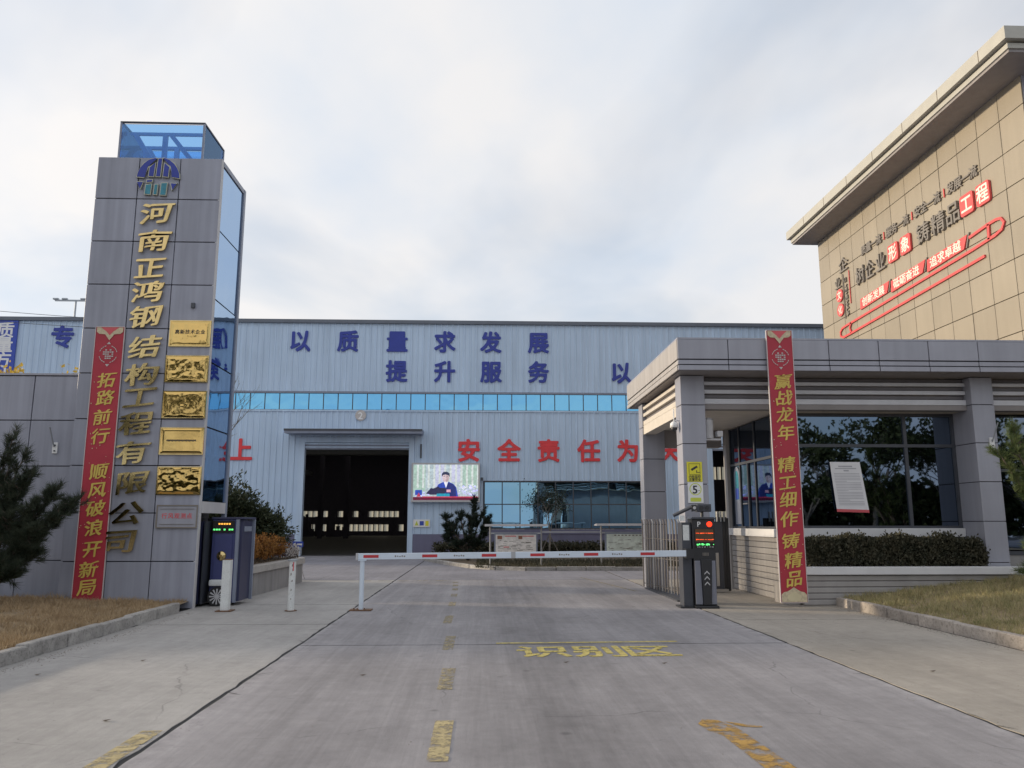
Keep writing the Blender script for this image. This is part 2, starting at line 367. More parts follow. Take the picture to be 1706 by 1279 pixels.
# ---- lettering: glyph outlines from Blender's own font
def glyph_raw(ch, offset, extrude):
    cu = bpy.data.curves.new('t', 'FONT'); cu.body = ch; cu.size = 1.0; cu.offset = offset; cu.extrude = extrude; cu.align_x = 'LEFT'; cu.resolution_u = 3
    o = bpy.data.objects.new('t', cu); col.objects.link(o)
    bpy.context.view_layer.update()
    me = bpy.data.meshes.new_from_object(o.evaluated_get(bpy.context.evaluated_depsgraph_get()))
    bpy.data.objects.remove(o); bpy.data.curves.remove(cu)
    return me
EM = None
def em_box():
    global EM
    if EM is None:
        me = glyph_raw('国', 0, 0); xs = [v.co.x for v in me.vertices]; ys = [v.co.y for v in me.vertices]
        EM = ((min(xs) + max(xs)) / 2, (min(ys) + max(ys)) / 2, (max(ys) - min(ys)) / .93); bpy.data.meshes.remove(me)
    return EM
GL = {}
def glyph(ch, m, style='bold', w=1.0, h=1.0, depth=.02):
    """mesh of one character centred on its em square, 1 em = h, in the XY plane, front towards +Z"""
    key = (ch, m, style, round(w, 3), round(h, 3), depth)
    if key in GL: return GL[key]
    cx, cy, em = em_box()
    off = {'bold': .024, 'heavy': .034, 'brush': 0, 'plain': 0, 'semi': .012}[style]
    me0 = glyph_raw(ch, 0, depth / 2 / h * em)
    V = [v.co.copy() for v in me0.vertices]; Fs = [tuple(p.vertices) for p in me0.polygons]; bpy.data.meshes.remove(me0)
    mb = MB()
    # a heavier weight is struck from copies of the outline set round the first, each a hair lower
    dz = -min(.0004, depth * .08)
    shifts = [(0, 0, 0)] + ([(off * math.cos(k * .7854), off * math.sin(k * .7854), dz * (k + 1)) for k in range(8)] if off else [])
    if style == 'brush': shifts = [(-.024, -.012, 0), (-.012, -.004, dz), (0, 0, dz * 2), (.012, .006, dz * 3), (.024, .010, dz * 4), (.008, -.014, dz * 5)]
    ascii_ = ord(ch) < 128
    for sx, sy, sz in shifts:
        out = []
        for p in V:
            x = ((p.x - cx) / em if not ascii_ else p.x / em) + sx; y = (p.y - cy) / em + sy
            if style == 'brush':
                y = y + .13 * x; x = x * (1.0 + .16 * y) + .10 * y
                q = mnoise.noise_vector(Vector((x * 2.3, y * 2.3, ord(ch) % 97)))
                x += .06 * q.x; y += .06 * q.y
            out.append((x * w, y * h, p.z / em * h + sz))
        mb.add(out, Fs)
    me = mb.mesh(ch); me.materials.append(MATS[m]); GL[key] = me; return me
FRONT_ROT = (R(90), 0, 0); LEFT_ROT = (R(90), 0, R(-90))
def char(name, ch, m, parent, loc, w, h, style='bold', rot=FRONT_ROT, depth=.02):
    return link(name, glyph(ch, m, style, w, h, depth), None, parent, loc, rot)
def text_line(name, txt, m, parent, loc, adv, w, h, style='bold', rot=FRONT_ROT, depth=.004):
    """a short printed line as one flat part, centred on loc"""
    mb = MB(); n = len(txt)
    for i, ch in enumerate(txt):
        if ch == ' ': continue
        g = glyph(ch, m, style, w, h, depth); mb.add([(v.co.x + (i - (n - 1) / 2) * adv, v.co.y, v.co.z) for v in g.vertices], [tuple(p.vertices) for p in g.polygons])
    return link(name, mb.mesh(name), m, parent, loc, rot)

# ------------------------------------------------------------------ ground, drive, kerbs
box('ground', 'tar', None, -150, 150, -60, 220, -.6, -.0055)['kind'] = 'structure'
def ragged(x0, x1, y0, y1, j=.010, step=.22):
    pts = []
    def run(ax, ay, bx, by):
        n = max(1, int(math.hypot(bx - ax, by - ay) / step))
        for i in range(n):
            t = i / n; d = j * mnoise.noise(Vector((ax + (bx - ax) * t, ay + (by - ay) * t, 0)) * 5) * 1.6 + random.uniform(-.3, .3) * j
            if by == ay: pts.append((ax + (bx - ax) * t, ay + d))
            else: pts.append((ax + d, ay + (by - ay) * t))
    run(x0, y0, x1, y0); run(x1, y0, x1, y1); run(x1, y1, x0, y1); run(x0, y1, x0, y0)
    return pts
flat = lambda a, b, d: (a, b, d)
drive = thing('driveway', (0, 0, -.035), 'grey concrete entrance drive', 'road'); del drive['category'], drive['label']; drive['kind'] = 'structure'
g = .022
def slab(m, x0, x1, y0, y1, top=0.0, j=.012):
    n = ragged(x0 + g, x1 - g, y0 + g, y1 - g, j * 1.6)
    mb = MB(); k = len(n); mb.add([(a, b, top) for a, b in n] + [(a, b, top - .032) for a, b in n], [tuple(range(k))] + [(i, i + k, (i + 1) % k + k, (i + 1) % k) for i in range(k)])
    return mb.build('slab', m, drive, fix=True)
XL, XR = -2.42, 4.12
for y0, y1 in ((-9, .9), (.9, 11.05), (11.05, 23.2)): slab('road_concrete', XL, XR, y0, y1, j=.006)
for y0, y1 in ((-9, 5.0), (5.0, 13.3), (13.3, 16.4), (16.4, 23.2)): slab('side_concrete_left', -5.42 if y0 < 13 else -8.2 if y0 > 15 else -5.50, XL, y0, y1)
for y0, y1 in ((-9, 5.2), (5.2, 13.62), (13.62, 23.2)): slab('side_concrete_right', XR, 6.86 if y0 < 13 else 8.6, y0, y1)
yard = thing('yard', (0, 30, -.035), 'x', 'x'); del yard['category'], yard['label']; yard['kind'] = 'structure'
drive_keep = drive; drive = yard
for x0, x1 in ((-40, -9), (-9, XL), (XL, XR), (XR, 12), (12, 40)):
    for y0, y1 in ((23.2, 31.5), (31.5, 39.9)): slab('yard_concrete', x0, x1, y0, y1, j=.006)
slab('yard_concrete', -40, -8.25, 17.7, 23.2); slab('yard_concrete', 8.65, 14.6, 20.6, 23.2)
drive = drive_keep
# street behind the photographer
box('street', 'yard_concrete', None, -60, 60, -40, -9.1, -.034, -.001)['kind'] = 'structure'

# worn yellow markings
def marking(name, m, polys, label, cat='road marking', group=None, z=.0045):
    mb = MB()
    for p in polys: mb.add([(a, b, z) for a, b in p], [tuple(range(len(p)))])
    return tag(mb.build(name, m), label, cat, group)
def rect(x0, x1, y0, y1): return [(x0, y0), (x1, y0), (x1, y1), (x0, y1)]
marking('lane_dash', 'road_yellow', [rect(-.37, -.22, 5.78, 6.92)], 'nearest worn yellow lane dash at the bottom of the drive', group='lane dashes on the drive')
marking('lane_dash', 'road_yellow_faint', [rect(-.43, -.28, 8.15, 9.3)], 'second faded yellow lane dash from the camera', group='lane dashes on the drive')
marking('lane_dash', 'road_yellow_faint', [rect(-.50, -.36, 10.6, 11.85)], 'third faded yellow lane dash, beside the thin yellow stop line', group='lane dashes on the drive')
for i, (y0, y1, t) in enumerate(((13.3, 14.4, 'fourth faded lane dash, just before the barrier arm'), (16.0, 16.8, 'faint lane dash just beyond the barrier arm'), (18.0, 18.7, 'faint lane dash midway between barrier and yard'), (19.6, 20.2, 'faint lane dash third from the yellow cross line'), (20.9, 21.4, 'faint lane dash second from the yellow cross line'), (22.0, 22.4, 'faint lane dash nearest the yellow cross line'))):
    marking('lane_dash', 'road_yellow_faint', [rect(-.62 - .03 * i, -.48 - .03 * i, y0, y1)], t, group='lane dashes on the drive')
marking('stop_line', 'road_yellow_line', [[(.20, 11.10), (2.66, 11.18), (2.66, 11.26), (.20, 11.18)]], 'thin yellow line across the lane above the painted characters')
marking('edge_strip', 'road_yellow', [[(-2.62, 3.5), (-2.46, 3.5), (-2.47, 6.68), (-2.63, 6.68)]], 'yellow edge strip along the left joint at the bottom left')
t = thing('painted_characters', (1.45, 10.4, 0.0), 'faded yellow painted characters reading 识别区 on the drive', 'road marking')
for ch, x in zip('识别区', (.78, 1.48, 2.12)):
    o = char('painted_character', ch, 'road_yellow_line', t, (x, 10.42, .0045), .66, .84, 'bold', (0, 0, R(1)), depth=.001)
marking('painted_arrow', 'road_orange', [[(1.77, 6.52), (1.75, 6.74), (1.83, 6.90), (1.94, 6.84), (2.02, 6.62), (2.12, 5.0), (1.90, 5.0), (1.84, 6.38)], [(1.97, 6.82), (2.13, 6.70), (2.24, 6.64), (2.22, 6.60), (2.10, 6.63), (2.03, 6.68)]], 'worn orange painted arrow at the bottom right of the lane')
for i in range(6):
    x = -.98 - .52 * i
    if i < 5: marking('cross_dash', 'road_yellow_faint', [rect(x - .32, x, 22.78, 22.92)], ('yellow cross dash nearest the lane dashes', 'second yellow cross dash left of the lane dashes', 'third yellow cross dash left of the lane dashes', 'fourth yellow cross dash left of the lane dashes', 'fifth, leftmost yellow cross dash at the yard edge', 'x')[i], group='yellow cross dashes at the yard edge')
marking('edge_line', 'road_yellow_faint', [[(2.87, 24.0), (2.95, 24.0), (3.68, 19.2), (3.60, 19.2)]], 'faint slanting yellow line leading to the rear gatehouse pillar')

# kerbs
def kerb_run(name, m, pts, w, h, label):
    p0 = Vector((*pts[0], 0)); t = thing(name, p0, label, 'kerb')
    for (ax, ay), (bx, by) in zip(pts[:-1], pts[1:]):
        d = Vector((bx - ax, by - ay)); n = max(1, round(d.length / 1.0)); a = math.atan2(d.y, d.x)
        for i in range(n):
            q = (i + .5) / n
            piece('kerb_stone', m, t, (ax + d.x * q + random.uniform(-.012, .012), ay + d.y * q, h / 2 - .02 + random.uniform(-.012, .008)), (round(d.length / n - .014, 3), w, h), .014, (0, 0, a + random.uniform(-.014, .014)))
    return t
kerb_run('kerb', 'kerb_stone', [(-5.36, 4.0), (-5.52, 15.1)], .13, .19, 'grey kerb stones along the dry lawn below the tower')
kerb_run('kerb', 'kerb_sunlit', [(6.93, 4.0), (6.97, 15.8)], .13, .19, 'pale kerb stones edging the lawn right of the gatehouse banner')
kerb_run('kerb', 'kerb_stone', [(-2.87, 38.5), (-2.55, 35.6), (-2.0, 33.4), (-1.2, 31.0), (-.4, 29.0), (.5, 27.8), (1.5, 27.4), (9.5, 27.4)], .13, .15, 'curved kerb round the planted island before the warehouse')

# lawns and soil
def ground_patch(name, m, x0, x1, y0, y1, fn, nx=24, ny=24, label=None):
    mb = MB(); vs = [(x0 + (x1 - x0) * i / nx, y0 + (y1 - y0) * j / ny, fn(x0 + (x1 - x0) * i / nx, y0 + (y1 - y0) * j / ny)) for j in range(ny + 1) for i in range(nx + 1)]
    mb.add(vs, [(j * (nx + 1) + i, j * (nx + 1) + i + 1, (j + 1) * (nx + 1) + i + 1, (j + 1) * (nx + 1) + i) for j in range(ny) for i in range(nx)])
    o = mb.build(name, m, smooth=True); o['kind'] = 'structure'; return o
hl = lambda x, y: .13 + .035 * mnoise.noise(Vector((x, y, 0)) * 1.3) + min(.12, max(0, (-5.6 - x) * .03))
hr = lambda x, y: .13 + .035 * mnoise.noise(Vector((x, y, 5)) * 1.3) + min(.45, max(0, (x - 7.1) * .11))
ground_patch('lawn_soil', 'earth_dry', -24, -5.5, 2, 15.75, hl, 40, 30)
ground_patch('lawn_soil', 'earth_dry', 7.02, 24, 2, 15.95, hr, 40, 30)
hi = lambda x, y: .12 + .02 * mnoise.noise(Vector((x, y, 9)))
def island_poly():
    return [(-2.78, 38.5), (-2.45, 35.6), (-1.9, 33.4), (-1.1, 31.0), (-.3, 29.05), (.55, 27.9), (1.55, 27.5), (9.5, 27.5), (9.5, 39.85), (-2.9, 39.85)]
mb = MB(); ip = island_poly(); mb.add([(a, b, .09) for a, b in ip], [tuple(range(len(ip)))]); o = mb.build('island_soil', 'soil'); o['kind'] = 'structure'
def blades(name, m, n, sample, hfn, hmin, hmax, wid, label, cat='grass'):
    mb_v = []; mb_f = []
    for i in range(n):
        x, y = sample(); z = hfn(x, y); a = random.uniform(0, 6.28); h = random.uniform(hmin, hmax) * (.55 + 1.1 * max(0, .5 + mnoise.noise(Vector((x * 3.1, y * 3.1, 8))))); l = random.uniform(.3, 1.1) * h
        dx, dy = math.cos(a), math.sin(a); b = random.uniform(0, 6.28); lx, ly = math.cos(b) * l, math.sin(b) * l; k = len(mb_v)
        mb_v += [(x - dx * wid, y - dy * wid, z - .01), (x + dx * wid, y + dy * wid, z - .01), (x + lx, y + ly, z + h)]; mb_f.append((k, k + 1, k + 2))
    me = bpy.data.meshes.new(name); me.from_pydata(mb_v, [], mb_f); me.update()
    o = link(name, me, m); return tag(o, label, cat, kind='stuff')
def sl_():
    while True:
        y = 7.5 + 8.2 * random.random(); x = -5.55 - random.random() ** 1.2 * 5.5
        if mnoise.noise(Vector((x, y, 2)) * 1.1) > -.55 * random.random() - .1: return x, y
def sr_():
    while True:
        y = 8 + 7.9 * random.random(); x = 7.05 + random.random() ** 1.1 * 6.5
        if mnoise.noise(Vector((x, y, 4)) * 1.1) > -.55 * random.random() - .1: return x, y
blades('dry_grass', 'dry_grass', 46000, sl_, hl, .03, .09, .006, 'dry straw coloured lawn below the tower')
blades('thin_grass', 'mixed_grass', 46000, sr_, hr, .035, .11, .006, 'patchy green and straw lawn in front of the planter')

rnd = random.Random(77); V = []; Fc = []
def pebble(x, y, r):
    k = len(V); V.extend([(x + r * rnd.uniform(.6, 1.3), y, 0), (x - r * rnd.uniform(.4, 1), y + r * .9, 0), (x - r * .6, y - r * rnd.uniform(.6, 1.1), 0), (x, y, r * rnd.uniform(.5, 1.0))]); Fc.extend([(k, k + 1, k + 3), (k + 1, k + 2, k + 3), (k + 2, k, k + 3)])
for _ in range(900): pebble(-5.27 + abs(rnd.gauss(0, .10)), rnd.uniform(5, 15), rnd.uniform(.003, .010))
for _ in range(900): pebble(6.86 - abs(rnd.gauss(0, .10)), rnd.uniform(5, 15.6), rnd.uniform(.003, .010))
for _ in range(700): pebble(rnd.choice((XL, XR)) + rnd.gauss(0, .14), rnd.uniform(4, 20), rnd.uniform(.002, .007))
for _ in range(500): pebble(rnd.uniform(-5, 6.8), rnd.uniform(5, 20), rnd.uniform(.002, .007))
me = bpy.data.meshes.new('grit'); me.from_pydata(V, [], Fc); me.update(); tag(link('grit', me, 'grit'), 'fine grit scattered along kerbs and slab joints', 'grit', kind='stuff')
for x, y, l, a in ((XL, 9.0, .22, .5), (XL, 11.4, .16, 2.5), (XL, 8.1, .2, -.5), (XR, 7.0, .2, -1.2), (XR, 6.6, .16, -.9), (XR, 8.8, .14, 2.6), (XL, 12.6, .2, 2.9)):
    p = Vector((x, y, 0)); L_ = []; R_ = []
    for k in range(7):
        w = .007 * (1 - k / 7) + .001; n_ = Vector((-math.sin(a), math.cos(a), 0)); L_.append(p + n_ * w); R_.append(p - n_ * w); p = p + Vector((math.cos(a), math.sin(a), 0)) * l / 6; a += rnd.gauss(0, .18)
    mb = MB(); [mb.quad((*L_[k].xy, .003), (*R_[k].xy, .003), (*R_[k + 1].xy, .003), (*L_[k + 1].xy, .003)) for k in range(6)]; mb.build('crack', 'tar', drive)

# ------------------------------------------------------------------ sign tower
TX0, TX1, TY0, TY1, TZ = -7.94, -5.42, 15.70, 17.32, 9.02
tower = thing('sign_tower', (-6.68, 16.5, 0), 'tall grey panelled gate tower with gold company characters and blue glass side', 'tower')
box('core', 'joint_dark', tower, TX0 + .03, TX1 - .34, TY0 + .035, TY1 - .03, 0, TZ - .04)
box('core_side', 'joint_dark', tower, TX1 - .34, TX1 - .05, TY0 + .035, TY1 - .03, 2.0, TZ - .04)
rows = [.0, .87, 1.775, 2.68, 3.585, 4.49, 5.395, 6.30, 7.205, 8.115, 9.02]
cols = [TX0, -7.095, -6.262, TX1]
for z0, z1 in zip(rows[:-1], rows[1:]):
    for x0, x1 in zip(cols[:-1], cols[1:]):
        piece('panel', 'grey_clad', tower, ((x0 + x1) / 2 + random.uniform(-.002, .002), TY0 + .018 + random.uniform(-.0025, .0025), (z0 + z1) / 2), (x1 - x0 - .018, .034, z1 - z0 - .018), .005, (random.uniform(-.002, .002), 0, random.uniform(-.003, .003)))
    for y0, y1 in ((TY0 + .04, 16.5), (16.5, TY1)):
        piece('side_panel', 'grey_clad_plain', tower, (TX0 + .014, (y0 + y1) / 2, (z0 + z1) / 2), (.03, y1 - y0 - .018, z1 - z0 - .018), .004)
box('top_cap', 'grey_clad_plain', tower, TX0 + .02, TX1 - .02, TY0 + .02, TY1 - .01, TZ - .03, TZ - .005)
# side: light corner strip, glass panes in a dark frame, opening below for the gate
box('corner_strip', 'trim_light', tower, TX1 - .04, TX1 + .005, TY0 + .005, TY0 + .12, 0, TZ - .01)
box('back_frame', 'steel_blue_grey', tower, TX1 - .06, TX1 + .02, TY1 - .10, TY1 + .02, 0, TZ - .02)
box('top_rail', 'steel_blue_grey', tower, TX1 - .06, TX1 + .012, TY0 + .12, TY1 - .10, TZ - .12, TZ - .02)
box('lintel', 'trim_light', tower, TX1 - .06, TX1 + .018, TY0 + .12, TY1 - .10, 1.78, 2.0)
gz = [2.0, 3.45, 4.75, 6.05, 7.5, TZ - .12]
for z0, z1 in zip(gz[:-1], gz[1:]):
    piece('pane', 'glass_side', tower, (TX1 - .02, (TY0 + .12 + TY1 - .10) / 2, (z0 + z1) / 2), (.02, TY1 - TY0 - .235, z1 - z0 - .03), 0, (0, random.uniform(-.004, .004), random.uniform(-.004, .004)))
# blue glass box on top with steel bracing inside
gb = thing('glass_lantern', (-6.8, 16.6, TZ), 'blue glass box with diagonal steel bracing on top of the tower', 'glass box')
GX0, GX1, GY0, GY1, GZ = -7.67, -5.94, 16.0, 17.25, 9.93
for a, b in (((GX0, GY0), (GX1, GY0)), ((GX1, GY0), (GX1, GY1)), ((GX1, GY1), (GX0, GY1)), ((GX0, GY1), (GX0, GY0))):
    cx_, cy_ = (a[0] + b[0]) / 2, (a[1] + b[1]) / 2
    d = (abs(b[0] - a[0]) - .05 if a[1] == b[1] else .012, abs(b[1] - a[1]) - .05 if a[0] == b[0] else .012, GZ - TZ - .05)
    piece('pane', 'glass_box', gb, (cx_, cy_, (TZ + GZ) / 2), d, 0)
for x, y in ((GX0, GY0), (GX1, GY0), (GX1, GY1), (GX0, GY1)): box('corner_post', 'steel_blue_grey', gb, x - .02, x + .02, y - .02, y + .02, TZ - .02, GZ)
for y in (GY0, GY1): box('top_rail', 'frame_dark', gb, GX0 - .02, GX1 + .02, y - .022, y + .022, GZ, GZ + .03)
for x in (GX0, GX1): box('top_rail', 'frame_dark', gb, x - .022, x + .022, GY0 + .022, GY1 - .022, GZ, GZ + .03)
for y in (16.35, 17.0):
    for x0, x1 in ((GX0 + .1, GX0 + .72), (GX0 + .86, GX1 - .1)):
        MB().prism([(x0, GZ - .1), (x0 + .12, GZ - .1), (x1, TZ), (x1 - .12, TZ)], front(y), -.03, .03).build('brace', 'brace_blue', gb, fix=True)
    box('inner_post', 'brace_blue', gb, GX0 + .74, GX0 + .84, y - .03, y + .03, TZ, GZ - .06)
    box('inner_rail', 'brace_blue', gb, GX0 + .05, GX1 - .05, y - .028, y + .028, GZ - .1, GZ - .04)
# the round emblem
def L2(px, py): return (-6.675 + (px - 300) * .00233, 8.585 - (py - 258) * .00233)
def emblem(name, pts, m):
    c = (sum(p[0] for p in pts) / len(pts), sum(p[1] for p in pts) / len(pts))
    big = [L2(c[0] + (p[0] - c[0]) * 1.0 + (7 if p[0] > c[0] else -7), c[1] + (p[1] - c[1]) + (7 if p[1] > c[1] else -7)) for p in pts]
    o = MB().prism(big, front(TY0), 0.0, .05).build(name, 'logo_edge', tower, fix=True)
    MB().prism([L2(*p) for p in pts], front(TY0), .05, .058).build('enamel', m, o, fix=True)
emblem('emblem_piece', [(116, 262), (122, 225), (140, 180), (170, 138), (210, 105), (262, 88), (280, 92), (215, 158), (203, 170), (184, 268)], 'logo_blue')
emblem('emblem_piece', [(484, 272), (478, 225), (460, 180), (430, 138), (390, 105), (342, 85), (335, 92), (395, 155), (405, 170), (418, 262)], 'logo_blue')
emblem('emblem_piece', [(218, 254), (258, 258), (266, 130), (222, 176)], 'logo_blue')
emblem('emblem_piece', [(342, 256), (384, 260), (388, 168), (348, 132)], 'logo_blue')
emblem('emblem_piece', [(282, 256), (316, 258), (322, 90), (292, 92)], 'logo_blue')
for p in ([(122, 312), (170, 314), (150, 372)], [(414, 322), (464, 324), (432, 382)], [(206, 296), (250, 290), (248, 308), (206, 312)]): emblem('emblem_piece', p, 'logo_blue')
for p in ([(200, 340), (246, 330), (240, 424), (196, 420)], [(276, 336), (300, 334), (296, 424), (272, 424)], [(334, 322), (380, 320), (374, 428), (330, 428)]): emblem('emblem_piece', p, 'logo_teal')
# gold characters
for ch, x, z in zip('河南正鸿钢结构工程有限公司', (-6.65, -6.66, -6.69, -6.70, -6.69, -6.67, -6.68, -6.70, -6.72, -6.74, -6.71, -6.77, -6.83), (7.78, 7.19, 6.62, 6.13, 5.62, 5.0, 4.45, 4.0, 3.48, 2.92, 2.34, 1.76, 1.24)):
    o = char('gold_character', ch, 'gold', tower, (x, TY0 - .055, z), .60, .44, 'brush', depth=.035)
# gold plaques and one silver plaque, screwed to the right column
for i, (z1, z0, txt, lab) in enumerate(((5.56, 5.03, '高新技术企业', 'topmost gold plaque on the tower, with dark lettering'), (4.85, 4.31, '', 'second gold plaque from the top of the tower'), (4.14, 3.60, '', 'third gold plaque from the top of the tower'), (3.42, 2.89, '', 'fourth gold plaque from the top, smooth with a dark lower half'), (2.66, 2.12, '', 'lowest of the five gold plaques on the tower'))):
    x0 = -6.25 if i else -6.22
    p = thing('gold_plaque', ((x0 - 5.41) / 2 + 0, TY0 - .01, z0), lab, 'plaque', 'gold plaques on the tower')
    mb = MB(); nx, ny = 36, 24; vs = []
    for j in range(ny + 1):
        for k in range(nx + 1):
            a, b = x0 + .02 + (-5.43 - x0 - .02) * k / nx, z0 + .02 + (z1 - z0 - .04) * j / ny
            amp = .0032 if i in (1, 2, 4) else .0012 if i == 0 else .00025
            e = min(1, min(j, ny - j, k, nx - k) / 2.0)
            vs.append((a, TY0 - .030 - e * (.004 + amp * mnoise.noise(Vector((a * 9, b * 9, i * 3.7))) + amp * .6 * mnoise.noise(Vector((a * 21, b * 21, i)))), b))
    mb.add(vs, [(j * (nx + 1) + k, j * (nx + 1) + k + 1, (j + 1) * (nx + 1) + k + 1, (j + 1) * (nx + 1) + k) for j in range(ny) for k in range(nx)])
    mb.build('plate', 'gold_plate' if 'gold_plate' in MATS else 'gold', p, smooth=True)
    mb = MB()
    for a0, a1, b0, b1 in ((x0, -5.41, z0, z0 + .02), (x0, -5.41, z1 - .02, z1), (x0, x0 + .02, z0 + .02, z1 - .02), (-5.43, -5.41, z0 + .02, z1 - .02)): mb.box(a0, a1, TY0 - .036, TY0 - .002, b0, b1)
    mb.build('rim', 'gold', p)
    if txt: text_line('engraving', txt, 'sign_print', p, ((x0 - 5.41) / 2, TY0 - .040, (z0 + z1) / 2 + .03), .10, .09, .09, 'semi', depth=.002)
    elif i == 3:
        mb = MB(); zc_ = (z0 + z1) / 2 + .01
        for k in range(26): mb.box(-6.12 + .022 * k, -6.106 + .022 * k, TY0 - .0425, TY0 - .039, zc_ - .012 - .006 * (k % 3), zc_ + .014 + .004 * (k % 2))
        o = mb.build('engraving', 'sign_print', p); o['kind'] = 'stuff'
p = thing('silver_plaque', (-5.82, TY0, 1.49), 'grey framed plaque with red characters 行风观测点 below the gold ones', 'plaque')
box('plate', 'grey_clad_plain', p, -6.21, -5.43, TY0 - .03, TY0 - .002, 1.50, 1.92)
mb = MB()
for a0, a1, b0, b1 in ((-6.21, -5.43, 1.49, 1.515), (-6.21, -5.43, 1.905, 1.93), (-6.21, -6.185, 1.515, 1.905), (-5.455, -5.43, 1.515, 1.905), (-6.14, -5.50, 1.85, 1.858), (-6.14, -5.50, 1.56, 1.568)): mb.box(a0, a1, TY0 - .042, TY0 - .03, b0, b1)
mb.build('frame', 'letter_grey', p)
text_line('lettering', '行风观测点', 'paint_red', p, (-5.82, TY0 - .033, 1.72), .118, .10, .105, 'plain', depth=.003)
box('number_box', 'frame_dark', tower, -5.83, -5.76, TY0 - .05, TY0 - .002, 5.82, 5.92)

# ---- wing wall
WY = 16.22
wing = thing('wing_wall', (-14, WY, 0), 'low grey panelled wall running left from the tower', 'wall')
box('core', 'joint_dark', wing, -30, -7.96, WY + .03, WY + .42, 0, 4.52)
box('coping', 'grey_clad_plain', wing, -30, -7.95, WY - .02, WY + .45, 4.53, 4.57)
vx = [-7.97, -9.04] + [-9.04 - 1.75 * i for i in range(1, 12)]
wr = [0, .87, 1.79, 2.70, 3.615, 4.52]
for z0, z1 in zip(wr[:-1], wr[1:]):
    for x1, x0 in zip(vx[:-1], vx[1:]):
        piece('panel', 'grey_clad', wing, ((x0 + x1) / 2, WY + .014 + random.uniform(-.003, .003), (z0 + z1) / 2), (x1 - x0 - .018, .034, z1 - z0 - .018), .005, (random.uniform(-.002, .002), 0, random.uniform(-.002, .002)))
def flag_holder(x, y, z, lab, sgn=1):
    p = thing('flag_bracket', (x, y, z), lab, 'bracket', 'white flag brackets')
    box('plate', 'white', p, x - .05, x + .05, y - .035, y - .002, z - .11, z + .11, .006)
    MB().tube([(x - .01, y - .05, z + .02), (x - .05 * sgn, y - .2, z + .40)], .013).build('rod', 'galv', p)
    for dz in (-.06, .05): MB().tube([(x, y - .05, z + dz), (x, y - .03, z + dz)], .018).build('socket', 'frame_dark', p)
flag_holder(-8.50, WY, 3.06, 'white flag bracket with thin rod on the wing wall left of the tower')

# ---- couplet banners
def couplet(x0, x1, y, z0, z1, txt, zs, lab):
    b = thing('couplet_banner', ((x0 + x1) / 2, y, z0), lab, 'banner', 'red couplet banners')
    mb = MB(); n = 40; vs = []; W = x1 - x0
    for j in range(n + 1):
        for k in range(7):
            a = x0 + W * k / 6; zz = z0 + (z1 - z0) * j / n
            vs.append((a, y - .03 + .005 * mnoise.noise(Vector((a * 3, zz * .9, x0))), zz))
    mb.add(vs, [(j * 7 + k, j * 7 + k + 1, (j + 1) * 7 + k + 1, (j + 1) * 7 + k) for j in range(n) for k in range(6)])
    mb.build('cloth', 'banner_red', b, smooth=True)
    mb = MB()
    for xx in (x0 - .012, x1): mb.box(xx, xx + .012, y - .04, y - .006, z0, z1)
    mb.box(x0, x1, y - .034, y - .008, z1, z1 + .012); mb.box(x0, x1, y - .034, y - .008, z0 - .012, z0); mb.box(x0 + .01, x1 - .01, y - .021, y - .008, z0 + .01, z1 - .01)
    mb.build('frame', 'banner_edge', b)
    yy = y - .038; xc = (x0 + x1) / 2
    cap = [(x0 + .02, z1 - .01), (x1 - .02, z1 - .01), (x1 - .02, z1 - .10), (x1 - .07, z1 - .14), (xc + .09, z1 - .15), (xc, z1 - .27), (xc - .09, z1 - .15), (x0 + .07, z1 - .14), (x0 + .02, z1 - .10)]
    MB().prism(cap, front(yy), 0, .002).build('cloud_print', 'banner_cream', b, fix=True)
    MB().prism([(x0 + .10, z1 - .012), (x1 - .10, z1 - .012), (xc + .06, z1 - .10), (xc, z1 - .17), (xc - .06, z1 - .10)], front(yy), .002, .004).build('cloud_print', 'paper_red', b, fix=True)
    # round ornament: a lattice knot in a broken ring
    zc_ = z1 - .55; mb = MB()
    for i in range(-2, 3):
        for k in range(-2, 3):
            if abs(i) + abs(k) < 4 and (i * 3 + k * 5) % 7 != 3: mb.box(xc + i * .042 - .017, xc + i * .042 + .017, yy - .002, yy, zc_ + k * .042 - .013, zc_ + k * .042 + .013)
    for k in range(24):
        if k % 6 in (0, 5): continue
        a = 2 * math.pi * k / 24; b_ = a + .2
        mb.prism([(xc + math.cos(a) * .165, zc_ + math.sin(a) * .165), (xc + math.cos(b_) * .165, zc_ + math.sin(b_) * .165), (xc + math.cos(b_) * .180, zc_ + math.sin(b_) * .180), (xc + math.cos(a) * .180, zc_ + math.sin(a) * .180)], front(yy), 0, .002)
    for s in (1, -1): mb.prism([(xc - .04, zc_ + s * .20), (xc + .04, zc_ + s * .20), (xc, zc_ + s * .25)], front(yy), 0, .002)
    mb.build('ornament_print', 'banner_grey', b, fix=True)
    for ch, z in zip(txt, zs): char('character', ch, 'gold_paint', b, (xc + (.02 if random.random() < .5 else -.01), yy - .002, z), .33, .30, 'brush', depth=.003)
    mb = MB()
    for i in range(46):
        a = random.uniform(x0 + .03, x1 - .03); q = random.uniform(z0 + .45, z1 - .9); r = random.uniform(.005, .013); d = random.uniform(0, 3)
        mb.prism([(a + math.cos(d + t) * r, q + math.sin(d + t) * r) for t in (0, 1.3, 3.1, 4.6)], front(yy), 0, .0015)
    mb.build('fleck_print', 'gold_print_dull', b, fix=True)['kind'] = 'stuff'
    return b, xc, yy
